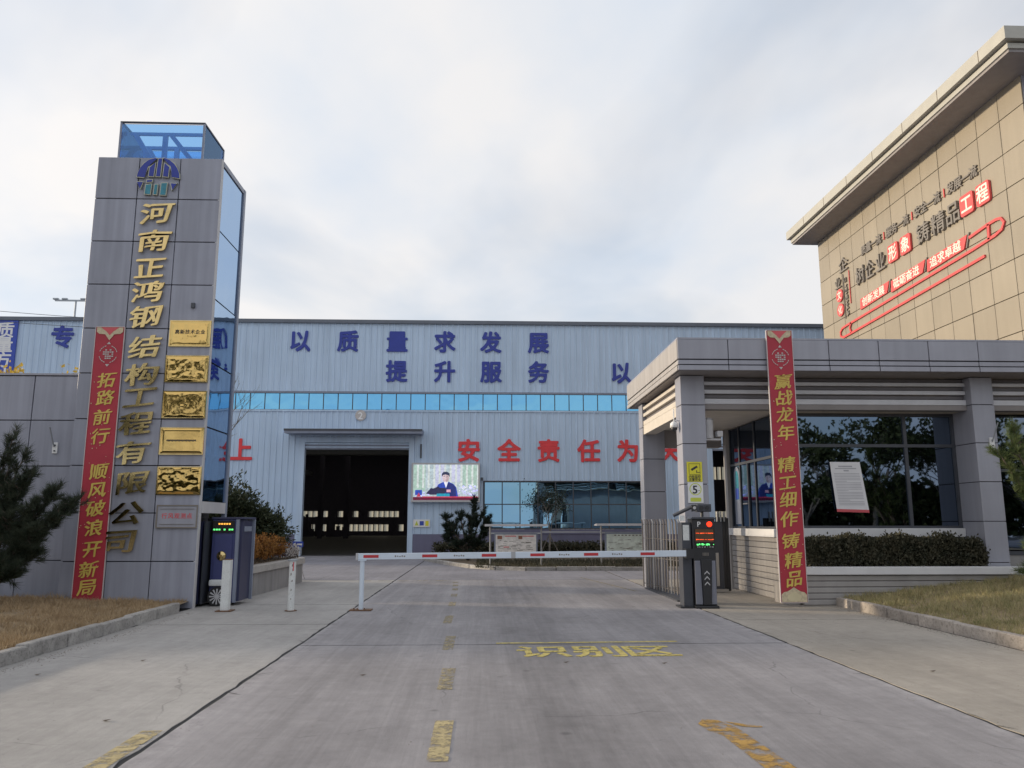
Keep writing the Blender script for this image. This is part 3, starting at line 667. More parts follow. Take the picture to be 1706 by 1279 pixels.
b, xc, yy = couplet(-7.645, -7.095, TY0 - .01, .12, 5.41, '拓路前行顺风破浪开新局', (4.34, 3.99, 3.61, 3.24, 2.56, 2.21, 1.86, 1.49, 1.10, .72, .40), 'red couplet banner with gold characters 拓路前行 on the tower')
b, xc, yy = couplet(5.70, 6.21, 15.50, .10, 5.41, '赢战龙年精工细作铸精品', (4.36, 4.03, 3.70, 3.34, 2.71, 2.36, 2.03, 1.66, 1.24, .88, .54), 'red couplet banner with gold characters 赢战龙年 on the gatehouse front')
MB().prism([(5.71, .105), (6.20, .105), (6.20, .24), (6.15, .29), (6.09, .30), (6.03, .33), (5.955, .38), (5.88, .33), (5.82, .30), (5.76, .29), (5.71, .24)], front(yy), 0, .003).build('cloud_print', 'banner_cream', b, fix=True)
MB().prism([(5.86, .13), (6.05, .13), (6.09, .18), (6.08, .23), (6.02, .26), (5.955, .29), (5.89, .26), (5.83, .23), (5.82, .18)], front(yy), .003, .005).build('cloud_print', 'gold_print_dull', b, fix=True)

# ------------------------------------------------------------------ warehouse
Y0 = 40.0
wh = thing('warehouse', (-3, Y0, 0), 'long pale blue corrugated steel warehouse with blue and red slogans', 'warehouse')
WX0, WX1 = -40.0, 34.0
D1 = (-9.12, -3.40, 5.78); D2 = (11.32, 17.3, 5.78); WN = (.05, 9.02, 1.22, 3.64)
def corr(x0, x1, z0, z1, mb, y=Y0, per=.30):
    prof = []; x = math.floor(x0 / per) * per
    while x < x1 + per:
        for dx, dy in ((0, 0), (.205, 0), (.228, -.035), (.277, -.035)): prof.append((x + dx, dy))
        x += per
    pr = [(a, b) for a, b in prof if x0 < a < x1]; pr = [(x0, 0)] + pr + [(x1, 0)]
    n = len(pr); mb.add([(a, y + b, z0) for a, b in pr] + [(a, y + b, z1) for a, b in pr], [(i, i + 1, i + 1 + n, i + n) for i in range(n - 1)])
mb = MB()
corr(WX0, WX1, 8.06, 11.62, mb)
for x0, x1, z0, z1 in ((WX0, D1[0], 1.03, 7.12), (D1[0], D1[1], D1[2], 7.12), (D1[1], WN[0], 1.03, 7.12), (WN[0], WN[1], WN[3], 7.12), (WN[1], D2[0], 1.03, 7.12), (D2[0], D2[1], D2[2], 7.12), (D2[1], WX1, 1.03, 7.12)): corr(x0, x1, z0, z1, mb)
mb.build('corrugated_wall', 'corrugated', wh)
mb = MB()
for x0, x1 in ((WX0, D1[0]), (D1[1], D2[0]), (D2[1], WX1)): mb.box(x0, x1, Y0 - .03, Y0 + .2, 0, 1.03)
mb.build('base_wall', 'dado', wh)
box('roof_trim', 'roof_edge', wh, WX0, WX1, Y0 - .14, Y0 + .1, 11.62, 11.80)
box('drip_rail', 'steel_blue_grey', wh, WX0, WX1, Y0 - .07, Y0 + .02, 8.00, 8.10)
box('drip_rail', 'corrugated', wh, WX0, WX1, Y0 - .06, Y0 + .02, 7.08, 7.16)
mb = MB(); ye = [Y0 + .1, 47, 48.6, 58, 59.6, 69, 70.6, 80, 81.6, 91, 92.6, 100]
for k in range(0, 12, 2): mb.box(WX0, WX1, ye[k], ye[k + 1], 11.55, 11.7)
mb.box(WX0, WX0 + .1, Y0 + .1, 100, 0, 11.55); mb.box(WX1 - .1, WX1, Y0 + .1, 100, 0, 11.55)
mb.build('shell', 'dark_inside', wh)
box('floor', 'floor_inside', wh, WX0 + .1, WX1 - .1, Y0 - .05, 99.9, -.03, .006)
# back wall with frosted windows
mb = MB(); rowz = [(0, .55), (1.37, 2.25), (2.98, 6.9), (8.5, 11.5)]
for z0, z1 in rowz: mb.box(WX0, WX1, 100, 100.1, z0, z1)
mb.box(WX0, 14, 100, 100.1, 6.9, 8.5)
x = WX0
while x < WX1:
    for z0, z1 in ((.55, 1.37), (2.25, 2.98)): mb.box(x, x + (.09 if random.random() > .12 else 1.2), 100, 100.12, z0, z1)
    if x > 14: mb.box(x, x + .14, 100, 100.12, 6.9, 8.5)
    x += .62
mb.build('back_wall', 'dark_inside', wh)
mfp = bpy.data.materials.new('frosted'); mfp.use_nodes = True; nt = mfp.node_tree; nt.nodes.remove(nt.nodes['Principled BSDF'])
tb = nt.nodes.new('ShaderNodeBsdfTranslucent'); tb.inputs[0].default_value = (.55, .52, .42, 1); nt.links.new(tb.outputs[0], nt.nodes['Material Output'].inputs[0]); MATS['frosted'] = mfp
mb = MB()
for z0, z1 in ((.55, 1.37), (2.25, 2.98), (6.9, 8.5)): mb.quad((WX0, 100.05, z0), (WX1, 100.05, z0), (WX1, 100.05, z1), (WX0, 100.05, z1))
mb.build('back_windows', 'frosted', wh)
for k in range(1, 11, 2):
    mb = MB(); mb.quad((WX0, ye[k], 11.6), (WX1, ye[k], 11.6), (WX1, ye[k + 1], 11.6), (WX0, ye[k + 1], 11.6)); mb.build('added_roof_light', 'frosted', wh)  # unseen translucent roof strips, added to brighten the warehouse interior
for y in (46, 57, 68, 79, 90):
    box('roof_beam', 'steel_in', wh, WX0 + .1, WX1 - .1, y, y + .3, 10.2, 10.9)
    for x in (-21, -3, 15):
        box('column', 'steel_in', wh, x - .2, x + .2, y, y + .35, 0, 10.2)
for x in (-21, -3, 15): box('crane_rail', 'steel_in', wh, x - .25, x + .25, 45, 99, 7.2, 7.7)
box('crane_girder', 'steel_in', wh, -20.7, -3.3, 74, 75.2, 7.75, 8.7)
for cx_ in (-21.5, -19, -15.8, -13.2, 28):                     # stanchions inside
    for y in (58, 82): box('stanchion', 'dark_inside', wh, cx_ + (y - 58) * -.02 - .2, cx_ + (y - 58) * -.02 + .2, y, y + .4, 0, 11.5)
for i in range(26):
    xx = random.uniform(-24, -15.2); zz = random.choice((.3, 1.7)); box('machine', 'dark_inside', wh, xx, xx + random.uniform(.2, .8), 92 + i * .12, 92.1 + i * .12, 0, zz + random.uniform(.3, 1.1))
# strip windows
x = -39.3; k = 0; mb = MB()
while x < 33:
    if -12.6 < x < 8.2 or -25 < x < -19: piece('pane', 'glass_strip', wh, (x + .365, Y0 - .004, 7.58), (.68, .016, .80), 0, (random.uniform(-.004, .004), 0, random.uniform(-.006, .006)))
    else: mb.box(x + .025, x + .705, Y0 - .012, Y0 + .004, 7.18, 7.98)
    x += .728
o = mb.build('pane_row', 'glass_strip', wh); o['kind'] = 'stuff'
mb = MB(); x = -39.3
while x < 33.5: mb.box(x - .022, x + .022, Y0 - .025, Y0 + .03, 7.16, 8.0); x += .728
mb.build('strip_frame', 'frame_dark', wh)['kind'] = 'stuff'
# shop window
for i in range(10):
    for z0, z1 in ((1.30, 2.48), (2.48, 3.58)): piece('window_pane', 'glass_window', wh, (.11 + .885 * (i + .5), Y0 + .01, (z0 + z1) / 2), (.85, .014, z1 - z0 - .04), 0, (random.uniform(-.003, .003), 0, random.uniform(-.004, .004)))
mb = MB()
for i in range(11): mb.box(.11 + .885 * i - .025, .11 + .885 * i + .025, Y0 - .04, Y0 + .05, 1.30, 3.58)
for z in (1.27, 2.455, 3.58): mb.box(.06, 8.99, Y0 - .044, Y0 + .054, z, z + .05)
mb.build('window_frame', 'frame_dark', wh)
box('window_sill', 'dado', wh, .0, 9.05, Y0 - .06, Y0 + .1, 1.03, 1.262)
# doors
for d in (D1, D2):
    mb = MB(); mb.box(d[0], d[0] + .30, Y0 - .05, Y0 + .3, 0, d[2]); mb.box(d[1] - .26, d[1], Y0 - .05, Y0 + .3, 0, d[2]); mb.box(d[0] + .3, d[1] - .26, Y0 - .05, Y0 + .3, 5.52, d[2])
    mb.build('door_frame', 'corrugated', wh)
    for k in range(4): box('shutter_slat', 'steel_blue_grey' if k % 2 else 'corrugated', wh, d[0] + .3, d[1] - .26, Y0 + .02 + .01 * (k % 2), Y0 + .25, 5.50 - .08 * (k + 1), 5.497 - .08 * k)
c1 = MB().prism([(Y0 - 1.15, 5.86), (Y0 - .04, 5.90), (Y0 - .04, 6.14), (Y0 - 1.15, 6.06)], lambda a, b, d: (d, a, b), -9.60, -2.95).build('canopy', 'steel_blue_grey', wh, fix=True)
box('canopy_edge', 'frame_dark', wh, -9.62, -2.93, Y0 - 1.18, Y0 - 1.151, 5.98, 6.08)
box('downpipe', 'frame_dark', wh, -3.10, -3.02, Y0 - .10, Y0 - .04, 4.75, 5.45)
# slogans: each character a raised painted board
for ch, x in zip('以质量求发展', (-9.30, -6.87, -4.38, -1.96, .40, 2.84)): char('blue_character', ch, 'paint_blue', wh, (x, Y0 - .055, 10.67), 1.04, 1.08, 'heavy', depth=.03)
for ch, x in zip('提升服务', (-4.37, -1.94, .41, 2.83)): char('blue_character', ch, 'paint_blue', wh, (x, Y0 - .055, 9.13), 1.04, 1.08, 'heavy', depth=.03)
char('blue_character', '以', 'paint_blue', wh, (7.06, Y0 - .055, 9.13), 1.04, 1.08, 'heavy', depth=.03)
char('blue_character', '专', 'paint_blue', wh, (-21.13, Y0 - .055, 10.77), 1.12, 1.12, 'heavy', depth=.03)
for ch, x in zip('上安全责任为天', (-11.94, -.68, 1.33, 3.32, 5.35, 7.33, 9.46)): char('red_character', ch, 'paint_red', wh, (x, Y0 - .055, 5.12), 1.10, 1.10, 'heavy', depth=.03)
t = thing('wall_banner', (-24.1, Y0 - .06, 7.6), 'blue vertical sign with white characters 质量方针 at the far left of the warehouse', 'sign')
box('board', 'sign_blue', t, -24.85, -23.36, Y0 - .10, Y0 - .04, 7.0, 11.60)
for ch, z in zip('质量方针', (11.10, 10.35, 9.58, 8.75)): char('white_character', ch, 'white', t, (-23.93, Y0 - .105, z), .82, .80, 'bold', depth=.008)
t = thing('door_number', (-6.11, Y0 - .05, 6.6), 'round pale pink disc with the number 2 above the warehouse door', 'sign')
MB().tube([(-6.11, Y0 - .04, 6.88), (-6.11, Y0 - .075, 6.88)], .27, 28).build('disc', 'banner_grey', t)
text_line('numeral', '2', 'white', t, (-6.24, Y0 - .082, 6.87), .3, .46, .46, 'bold', depth=.006)
# LED screen
t = thing('led_screen', (-1.8, Y0 - .3, 2.6), 'large lit video screen showing a speaker in a dark suit, right of the warehouse door', 'screen')
SX0, SX1, SZ0, SZ1, SY = -3.40, -.20, 2.68, 4.42, Y0 - .30
mb = MB(); mb.box(SX0 - .09, SX1 + .09, SY - .02, SY + .24, SZ1, SZ1 + .08); mb.box(SX0 - .09, SX1 + .09, SY - .02, SY + .24, SZ0 - .10, SZ0); mb.box(SX0 - .09, SX0, SY - .02, SY + .24, SZ0, SZ1); mb.box(SX1, SX1 + .09, SY - .02, SY + .24, SZ0, SZ1)
mb.build('frame', 'trim_light', t)
def em(name, c, s=.62): return mat(name, tuple(v * .8 for v in c), .5, emit=s, var=.22, vscale=9)
em('s_shade', (.58, .44, .46)); em('s_shade2', (.42, .22, .25)); em('s_back', (.48, .58, .62)); em('s_green', (.40, .56, .48)); em('s_lav', (.58, .60, .78)); em('s_cream', (.66, .72, .70)); em('s_suit', (.02, .03, .16), .8); em('s_suit2', (.03, .07, .42), .7); em('s_skin', (.72, .58, .62)); em('s_hair', (.03, .04, .09)); em('s_white', (.85, .87, .95)); em('s_red', (.55, .05, .10)); em('s_desk', (.03, .03, .08)); em('s_teal', (.02, .35, .50)); em('s_pink', (.85, .45, .55)); em('s_flower', (.6, .6, .9)); em('s_dark', (.14, .01, .04))
box('picture', 's_back', t, SX0, SX1, SY, SY + .05, SZ0, SZ1)
def S(px, py): return (SX0 + (px - 75) / 453 * (SX1 - SX0), SZ1 - (py - 135) / 250 * (SZ1 - SZ0))
def spic(name, m, polys, d):
    mb = MB()
    for p in polys: mb.prism([S(*q) for q in p], front(SY), 0, d)
    o = mb.build(name, m, t, fix=True)
    if len(polys) > 1: o['kind'] = 'stuff'
rr = lambda a, b, c, d: [(a, b), (c, b), (c, d), (a, d)]
spic('curtain_image', 's_green', [rr(76, 140, 160, 330), rr(420, 140, 527, 290)], .002)
spic('curtain_image', 's_lav', [rr(230, 136, 300, 300), rr(340, 136, 400, 260)], .003)
spic('curtain_image', 's_cream', [rr(x, 136, x + 14, 300) for x in range(100, 520, 38)], .004)
ov = lambda cx, cy, rx, ry, n=18, a0=0, a1=6.2832: [(cx + rx * math.cos(a0 + (a1 - a0) * i / n), cy + ry * math.sin(a0 + (a1 - a0) * i / n)) for i in range(n)]
random.seed(3)
spic('flower_image', 's_flower', [ov(random.uniform(385, 522), random.uniform(285, 352), 7, 6, 6) for _ in range(40)] + [ov(random.uniform(90, 190), random.uniform(330, 365), 6, 5, 6) for _ in range(14)], .006)
spic('flower_image', 's_white', [ov(random.uniform(395, 520), random.uniform(275, 345), 4, 4, 6) for _ in range(26)], .008)
spic('speaker_image', 's_suit2', [[(240, 360), (238, 300), (250, 275), (285, 258), (325, 258), (355, 272), (375, 295), (388, 355), (388, 362)]], .007)
spic('speaker_image', 's_suit', [[(300, 360), (305, 300), (318, 262), (355, 275), (372, 300), (375, 360)]], .009)
spic('speaker_image', 's_white', [[(288, 258), (318, 258), (304, 300)]], .011)
spic('speaker_image', 's_skin', [ov(302, 225, 24, 36)], .012)
spic('speaker_image', 's_hair', [[(274, 225), (274, 200), (285, 188), (310, 186), (328, 198), (330, 225), (322, 212), (300, 205), (282, 210)]], .014)
spic('speaker_image', 's_shade', [[(304, 190), (322, 205), (326, 230), (318, 252), (304, 261)]], .0125)
spic('speaker_image', 's_hair', [rr(284, 216, 297, 219), rr(307, 216, 320, 219)], .0145); spic('speaker_image', 's_shade2', [rr(294, 243, 311, 246)], .0146)
spic('microphone_image', 's_desk', [[(165, 340), (200, 300), (215, 305), (250, 290), (262, 300), (300, 300), (310, 315), (295, 345), (200, 348)]], .013)
spic('badge_image', 's_pink', [rr(308, 312, 336, 330)], .015)
spic('desk_image', 's_teal', [rr(240, 340, 330, 364)], .014)
spic('desk_image', 's_dark', [rr(76, 364, 527, 385)], .010); spic('desk_image', 's_red', [rr(140, 360, 527, 368)], .015)
spic('corner_image', 's_suit2', [rr(90, 315, 138, 350)], .010); spic('corner_image', 's_red', [[(100, 362), (116, 332), (130, 362)]], .013)
random.seed(11)
t = thing('safety_sign', (-2.97, Y0 - .04, 1.35), 'small white board with three safety symbols under the video screen', 'sign')
box('board', 'white', t, -3.38, -2.55, Y0 - .06, Y0 - .038, 1.37, 1.74)
MB().prism([(-3.30, 1.45), (-3.12, 1.45), (-3.21, 1.68)], front(Y0 - .06), 0, .004).build('triangle_print', 'sign_lime', t, fix=True)
box('blue_print', 'sign_blue', t, -3.06, -2.86, Y0 - .064, Y0 - .06, 1.45, 1.66); box('yellow_print', 'sign_yellow', t, -2.78, -2.62, Y0 - .064, Y0 - .06, 1.43, 1.67)
for x, z, lab in ((-.02, 3.72, 'small dark camera on the warehouse wall right of the screen'),):
    t = thing('wall_camera', (x, Y0 - .04, z), lab, 'camera'); box('body', 'frame_dark', t, x - .06, x + .06, Y0 - .22, Y0 - .06, z - .07, z + .07, .01); box('mount', 'steel', t, x - .02, x + .02, Y0 - .06, Y0 - .03, z - .02, z + .06)

# ------------------------------------------------------------------ tan building
TB, TBY0, TBY1, TBZ = 15.0, 20.05, 33.76, 14.05
tb_ = thing('office_building', (20, 27, 0), 'tall tan panelled building with deep eave and red and grey slogans', 'building')
box('core', 'tan_joint', tb_, TB + .04, 32, TBY0 + .04, TBY1, 0, TBZ + .05)
nr = 14; nc = 13; ph = 1.045; pw = (TBY1 - TBY0) / nc
for r in range(nr):
    z1 = TBZ + .12 - ph * r; z0 = z1 - ph
    if z1 < 4.5: break
    for c in range(nc):
        piece('panel', 'tan_clad', tb_, (TB + .018 + random.uniform(-.003, .003), TBY0 + pw * (c + .5), (z0 + z1) / 2), (.036, pw - .022, ph - .022), .005, (0, random.uniform(-.002, .002), random.uniform(-.003, .003)))
    for c in range(2):
        piece('front_panel', 'grey_clad_plain', tb_, (TB + .03 + 1.2 * (c + .5), TBY0 + .018, (z0 + z1) / 2), (1.178, .036, ph - .022), .005)  # bluish shade of this front is put into the grey colour
box('plinth_wall', 'tan_clad', tb_, TB - .003, TB + .039, TBY0 + .04, TBY1, 0, 4.2)
box('soffit', 'soffit_grey', tb_, 13.95, 33, 18.95, 34.0, 13.96, 14.04)
box('lower_eave', 'tan_eave', tb_, 13.90, 33, 18.90, 34.05, 14.043, 14.19)
box('eave_shadow_gap', 'joint_dark', tb_, 13.98, 33, 18.98, 33.97, 14.193, 14.24)
box('upper_eave', 'tan_eave', tb_, 13.76, 33, 18.76, 34.18, 14.243, 14.60)
for y in [19.9 + 2.05 * i for i in range(7)]: box('eave_seam', 'tan_joint', tb_, 13.755, 13.762, y, y + .02, 14.25, 14.59)
XL_ = TB - .01
def tanchar(name, ch, m, y, z, w, h, d=.05, st='bold', x=XL_): return char(name, ch, m, tb_, (x - d / 2, y, z), w, h, st, LEFT_ROT, d)
ys = [29.55 - (29.55 - 22.45) * i / 18 for i in range(19)]
for ch, y in zip('质量一流|服务一流|安全一流|发展一流', ys):
    if ch == '|': MB().box(XL_ - .03, XL_, y - .02, y + .02, 12.02, 12.32).build('divider', 'letter_red', tb_)
    else: tanchar('small_character', ch, 'letter_grey', y, 12.17, .40, .38, .05, 'bold')
for ch, y in zip('树企业', (29.95, 29.15, 28.3)): tanchar('large_character', ch, 'letter_grey', y, 11.25, .70, .70, .08, 'semi')
for ch, y in zip('铸精品', (25.35, 24.45, 23.60)): tanchar('large_character', ch, 'letter_grey', y, 11.30, .78, .70, .08, 'semi')
def rbox(y0, y1, z0, z1, r=.09):
    pts = []
    for cy_, cz_, a in ((y1 - r, z1 - r, 0), (y0 + r, z1 - r, 90), (y0 + r, z0 + r, 180), (y1 - r, z0 + r, 270)):
        for k in range(5): pts.append((cy_ + r * math.cos(R(a + 22.5 * k)), cz_ + r * math.sin(R(a + 22.5 * k))))
    return pts
for ch, y0, y1 in (('形', 27.02, 27.72), ('象', 26.16, 26.84), ('工', 22.53, 23.20), ('程', 21.74, 22.38)):
    o = MB().prism(rbox(y0, y1, 10.98, 11.64), left(XL_), 0, .07).build('red_tile', 'letter_red', tb_, fix=True)
    char('tile_character', ch, 'letter_cream', o, (XL_ - .075, (y0 + y1) / 2, 11.31), .54, .54, 'bold', LEFT_ROT, .01)
for txt, y1, y0 in (('创新发展', 30.15, 27.82), ('砥砺奋进', 27.74, 25.39), ('追求卓越', 25.33, 23.02)):
    o = MB().prism([(y1, 9.90), (y1 - .05, 10.32), (y0 + .0, 10.38), (y0 + .22, 9.98)], left(XL_), 0, .05).build('red_board', 'letter_red', tb_, fix=True)
    for i, ch in enumerate(txt): char('board_character', ch, 'letter_cream', o, (XL_ - .055, y1 - .42 - .44 * i, 10.14 + .01 * i), .42, .34, 'bold', LEFT_ROT, .01)
    MB().prism([(y0 + .08, 9.98), (y0 + .13, 9.98), (y0 - .05, 10.42), (y0 - .1, 10.42)], left(XL_), 0, .04).build('slash', 'letter_grey', tb_, fix=True)
def band(pts, w): # ribbon of constant width through (y,z) points
    mb = MB(); P = [Vector(p) for p in pts]; Lf = []; Rt = []
    for i, p in enumerate(P):
        d = (P[min(i + 1, len(P) - 1)] - P[max(i - 1, 0)]).normalized(); nrm = Vector((-d.y, d.x)); Lf.append(p + nrm * w / 2); Rt.append(p - nrm * w / 2)
    for i in range(len(P) - 1): mb.prism([tuple(Lf[i]), tuple(Lf[i + 1]), tuple(Rt[i + 1]), tuple(Rt[i])], left(XL_), 0, .05)
    return mb
band([(30.4, 9.62), (22.9, 9.82), (21.75, 9.88), (21.42, 9.95), (21.30, 10.12), (21.42, 10.28), (21.62, 10.32), (22.0, 10.32), (22.95, 10.25)], .085).build('track_line', 'letter_red', tb_, fix=True)
band([(30.4, 9.62), (31.3, 9.60), (31.85, 9.57), (32.05, 9.45), (32.05, 9.28), (31.8, 9.17), (31.2, 9.18), (22.3, 9.44)], .085).build('track_line', 'letter_red', tb_, fix=True)
band([(22.0, 10.32), (22.03, 9.86)], .10).build('track_line', 'letter_red', tb_, fix=True); band([(31.05, 9.62), (31.2, 9.42), (31.1, 9.2)], .09).build('track_line', 'letter_red', tb_, fix=True)
tanchar('large_character', '企', 'letter_grey', 31.35, 12.16, .80, .60, .06, 'semi'); tanchar('large_character', '业', 'letter_grey', 31.95, 11.52, .56, .48, .06, 'semi')
for ch, z in (('文', 10.98), ('化', 10.36)):
    o = MB().prism([(31.88 + .30 * math.cos(a * .2618), z + .27 * math.sin(a * .2618)) for a in range(24)], left(XL_), 0, .05).build('red_disc', 'letter_red', tb_, fix=True)
    char('tile_character', ch, 'letter_cream', o, (XL_ - .055, 31.88, z), .36, .36, 'bold', LEFT_ROT, .01)
for i, ch in enumerate('QIYEWENHUA'):
    g0 = glyph(ch, 'letter_grey', 'bold', .26, .26, .04); link('latin_letter', g0, None, tb_, (XL_ - .02, 31.30 - .006 * i, 11.62 - .165 * i), (0, R(-90), R(180) ) if False else Euler((R(90), R(90), R(-90))))
MB().box(XL_ - .03, XL_, 31.50, 31.53, 9.9, 11.8).build('divider', 'letter_grey', tb_); MB().box(XL_ - .03, XL_, 30.95, 30.98, 10.4, 11.8).build('divider', 'letter_red', tb_)

# ------------------------------------------------------------------ gatehouse
gh = thing('gatehouse', (7.5, 17, 0), 'flat roofed grey guard house with canopy over the foot passage', 'gatehouse')
FX, FY, FB, FZ0, FZ1 = 3.90, 15.55, 21.2, 4.60, 5.27
box('roof_core', 'joint_dark', gh, FX + .04, 17.5, FY + .04, FB, FZ0 + .03, FZ1 - .03)
box('roof_top', 'grey_clad_plain', gh, FX + .01, 17.5, FY + .01, FB + .01, FZ1 - .03, FZ1 + .005)
fx = [FX] + [FX + 1.03 * i for i in range(1, 14)]
for x0, x1 in zip(fx[:-1], fx[1:]):
    for z0, z1 in ((FZ0 + .23, FZ1 - .032), (FZ0 + .12, FZ0 + .22), (FZ0, FZ0 + .11)):
        piece('fascia_panel', 'grey_clad_plain', gh, ((x0 + x1) / 2, FY + (.018 if z0 > FZ0 + .2 else .028 if z0 > FZ0 + .05 else .012) + random.uniform(-.003, .003), (z0 + z1) / 2), (x1 - x0 - .016, .036, z1 - z0 - .012), .005)
ny_ = 7
for i in range(ny_):
    y0 = FY + (FB - FY) / ny_ * i; y1 = FY + (FB - FY) / ny_ * (i + 1)
    for z0, z1 in ((FZ0 + .23, FZ1 - .032), (FZ0 + .12, FZ0 + .22), (FZ0, FZ0 + .11)):
        piece('side_fascia_panel', 'sunlit_clad', gh, (FX + (.018 if z0 > FZ0 + .2 else .028 if z0 > FZ0 + .05 else .012) - .003, (y0 + y1) / 2 + (.02 if i == 0 else 0), (z0 + z1) / 2), (.036, y1 - y0 - .014 - (.04 if i == 0 else 0), z1 - z0 - .012), .005)
box('soffit', 'soffit_grey', gh, FX + .05, 17.5, FY + .05, FB - .02, FZ0 + .005, FZ0 + .028)
# pillars: stacked cladding boxes
def pillar(x0, x1, y0, y1, zt, m, joints, name='pillar'):
    p = box(name, 'joint_dark', gh, x0 + .02, x1 - .02, y0 + .02, y1 - .02, 0, zt)
    for z0, z1 in zip(joints[:-1], joints[1:]):
        piece('cladding', m, p, ((x0 + x1) / 2, (y0 + y1) / 2, (z0 + z1) / 2), (x1 - x0, y1 - y0, z1 - z0 - .014), .006)
    return p
pj = [0, .68, 1.50, 2.32, 3.12, 3.92, 4.598]
pj1 = [0, .73, 1.55, 2.36, 3.18, 3.98, 4.598]
pillar(4.07, 4.57, 16.1, 16.55, 4.598, 'grey_clad_plain', pj1)
pillar(4.07, 4.63, 20.1, 20.55, 4.598, 'grey_clad_plain', pj1)
pillar(10.19, 10.66, 16.1, 16.95, 4.598, 'grey_clad_plain', [0, .80, 1.62, 2.42, 3.22, 4.02, 4.598])
# beams and louvers between the pillars
LZ = 3.94
def louver_run(axis, a0, a1, c, ms, zs, dep):
    for m, (z0, z1), off in zip(ms, zs, dep):
        if axis == 'x': box('louver_slat', m, gh, a0, a1, c + off, c + off + .10, z0, z1, .006)
        else: box('louver_slat', m, gh, c + off, c + off + .10, a0, a1, z0, z1, .006)
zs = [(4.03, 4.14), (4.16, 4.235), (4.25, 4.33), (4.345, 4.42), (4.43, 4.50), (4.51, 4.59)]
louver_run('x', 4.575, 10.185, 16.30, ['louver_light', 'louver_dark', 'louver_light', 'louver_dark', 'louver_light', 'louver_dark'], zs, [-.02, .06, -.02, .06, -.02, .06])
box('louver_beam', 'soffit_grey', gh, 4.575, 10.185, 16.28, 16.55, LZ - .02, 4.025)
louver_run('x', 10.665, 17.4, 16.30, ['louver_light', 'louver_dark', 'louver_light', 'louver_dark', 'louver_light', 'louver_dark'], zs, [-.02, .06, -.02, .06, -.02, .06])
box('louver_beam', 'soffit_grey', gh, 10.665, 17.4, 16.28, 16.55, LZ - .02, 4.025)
louver_run('y', 16.555, 20.095, 4.12, ['louver_sunlit', 'louver_dark', 'louver_sunlit', 'louver_dark', 'louver_sunlit', 'louver_dark'], zs, [-.02, .06, -.02, .06, -.02, .06])
box('louver_beam', 'louver_sunlit', gh, 4.10, 4.40, 16.555, 20.095, LZ - .14, 4.025)
box('ceiling', 'ceiling_white', gh, 4.40, 17.4, 16.555, 20.9, LZ - .02, LZ)
box('rear_beam', 'soffit_grey', gh, 4.635, 6.1, 20.15, 20.5, LZ - .45, LZ - .022)
# room: left wall with windows, front window wall, back
RX, RY, RB = 6.20, 16.86, 20.2
mb = MB(); mb.box(RX + .05, 17, RB - .1, RB, 0, LZ - .03); mb.box(16.9, 17, RY, RB, 0, LZ - .03); mb.box(RX + .2, 16.9, RY + .2, RB - .1, .0, .05); mb.build('room_shell', 'grey_clad_plain', gh)
box('rear_post', 'sunlit_clad', gh, RX - .04, RX + .14, RB - .22, RB + .02, 0, LZ - .022)
mb = MB(); mb.box(RX + .02, RX + .12, RY + .08, RB - .22, 0, 1.28); mb.build('low_wall', 'joint_dark', gh)
zz = .0; k = 0
while zz < 1.26:
    piece('wall_slat', 'slat_grey', gh, (RX + .012, (RY + RB - .20) / 2, zz + .066), (.03, RB - .22 - RY, .122), .012); zz += .131
box('sill', 'sill_white', gh, RX - .07, RX + .18, RY - .02, RB - .22, 1.29, 1.46, .008)
sy = [RB - .22, 19.25, 18.15, 17.0]
for a, b in zip(sy[1:], sy[:-1]):
    for z0, z1 in ((1.46, 3.0), (3.0, LZ - .03)): piece('window_pane', 'glass_dark', gh, (RX + .07, (a + b) / 2, (z0 + z1) / 2), (.012, b - a - .05, z1 - z0 - .05), 0)
mb = MB()
for y in sy: mb.box(RX + .04, RX + .10, y - .03, y + .03, 1.46, LZ - .03)
mb.box(RX + .035, RX + .105, 17.0, RB - .24, 2.97, 3.03); mb.box(RX + .035, RX + .105, 17.0, RB - .24, 1.46, 1.51); mb.box(RX + .03, RX + .09, 18.62, 18.68, 1.51, 2.97); mb.build('window_frame', 'frame_dark', gh)
box('window_handle', 'steel', gh, RX + .01, RX + .035, 18.70, 19.0, 2.02, 2.05)
def arch(y0, y1, z0, z1): return [(y0, z0), (y1, z0), (y1, z1 - .2)] + [((y0 + y1) / 2 + (y1 - y0) / 2 * math.cos(a * .3927), z1 - .2 + .2 * math.sin(a * .3927)) for a in range(1, 8)] + [(y0, z1 - .2)]
pst = thing('window_arch', (RX, 19.5, 1.55), 'blue and green arched shape in the side window of the guard house', 'poster')  # flat blue and green arch set just in front of the pane
MB().prism(arch(19.32, 19.72, 1.56, 2.95), left(RX + .055), 0, .004).build('sheet', 'steel_blue_grey', pst, fix=True)
MB().prism(arch(19.38, 19.66, 2.15, 2.85), left(RX + .05), 0, .003).build('arch_print', 'logo_teal', pst, fix=True); MB().box(RX + .044, RX + .0465, 19.40, 19.64, 2.16, 2.42).build('blue_print', 'sign_blue', pst)
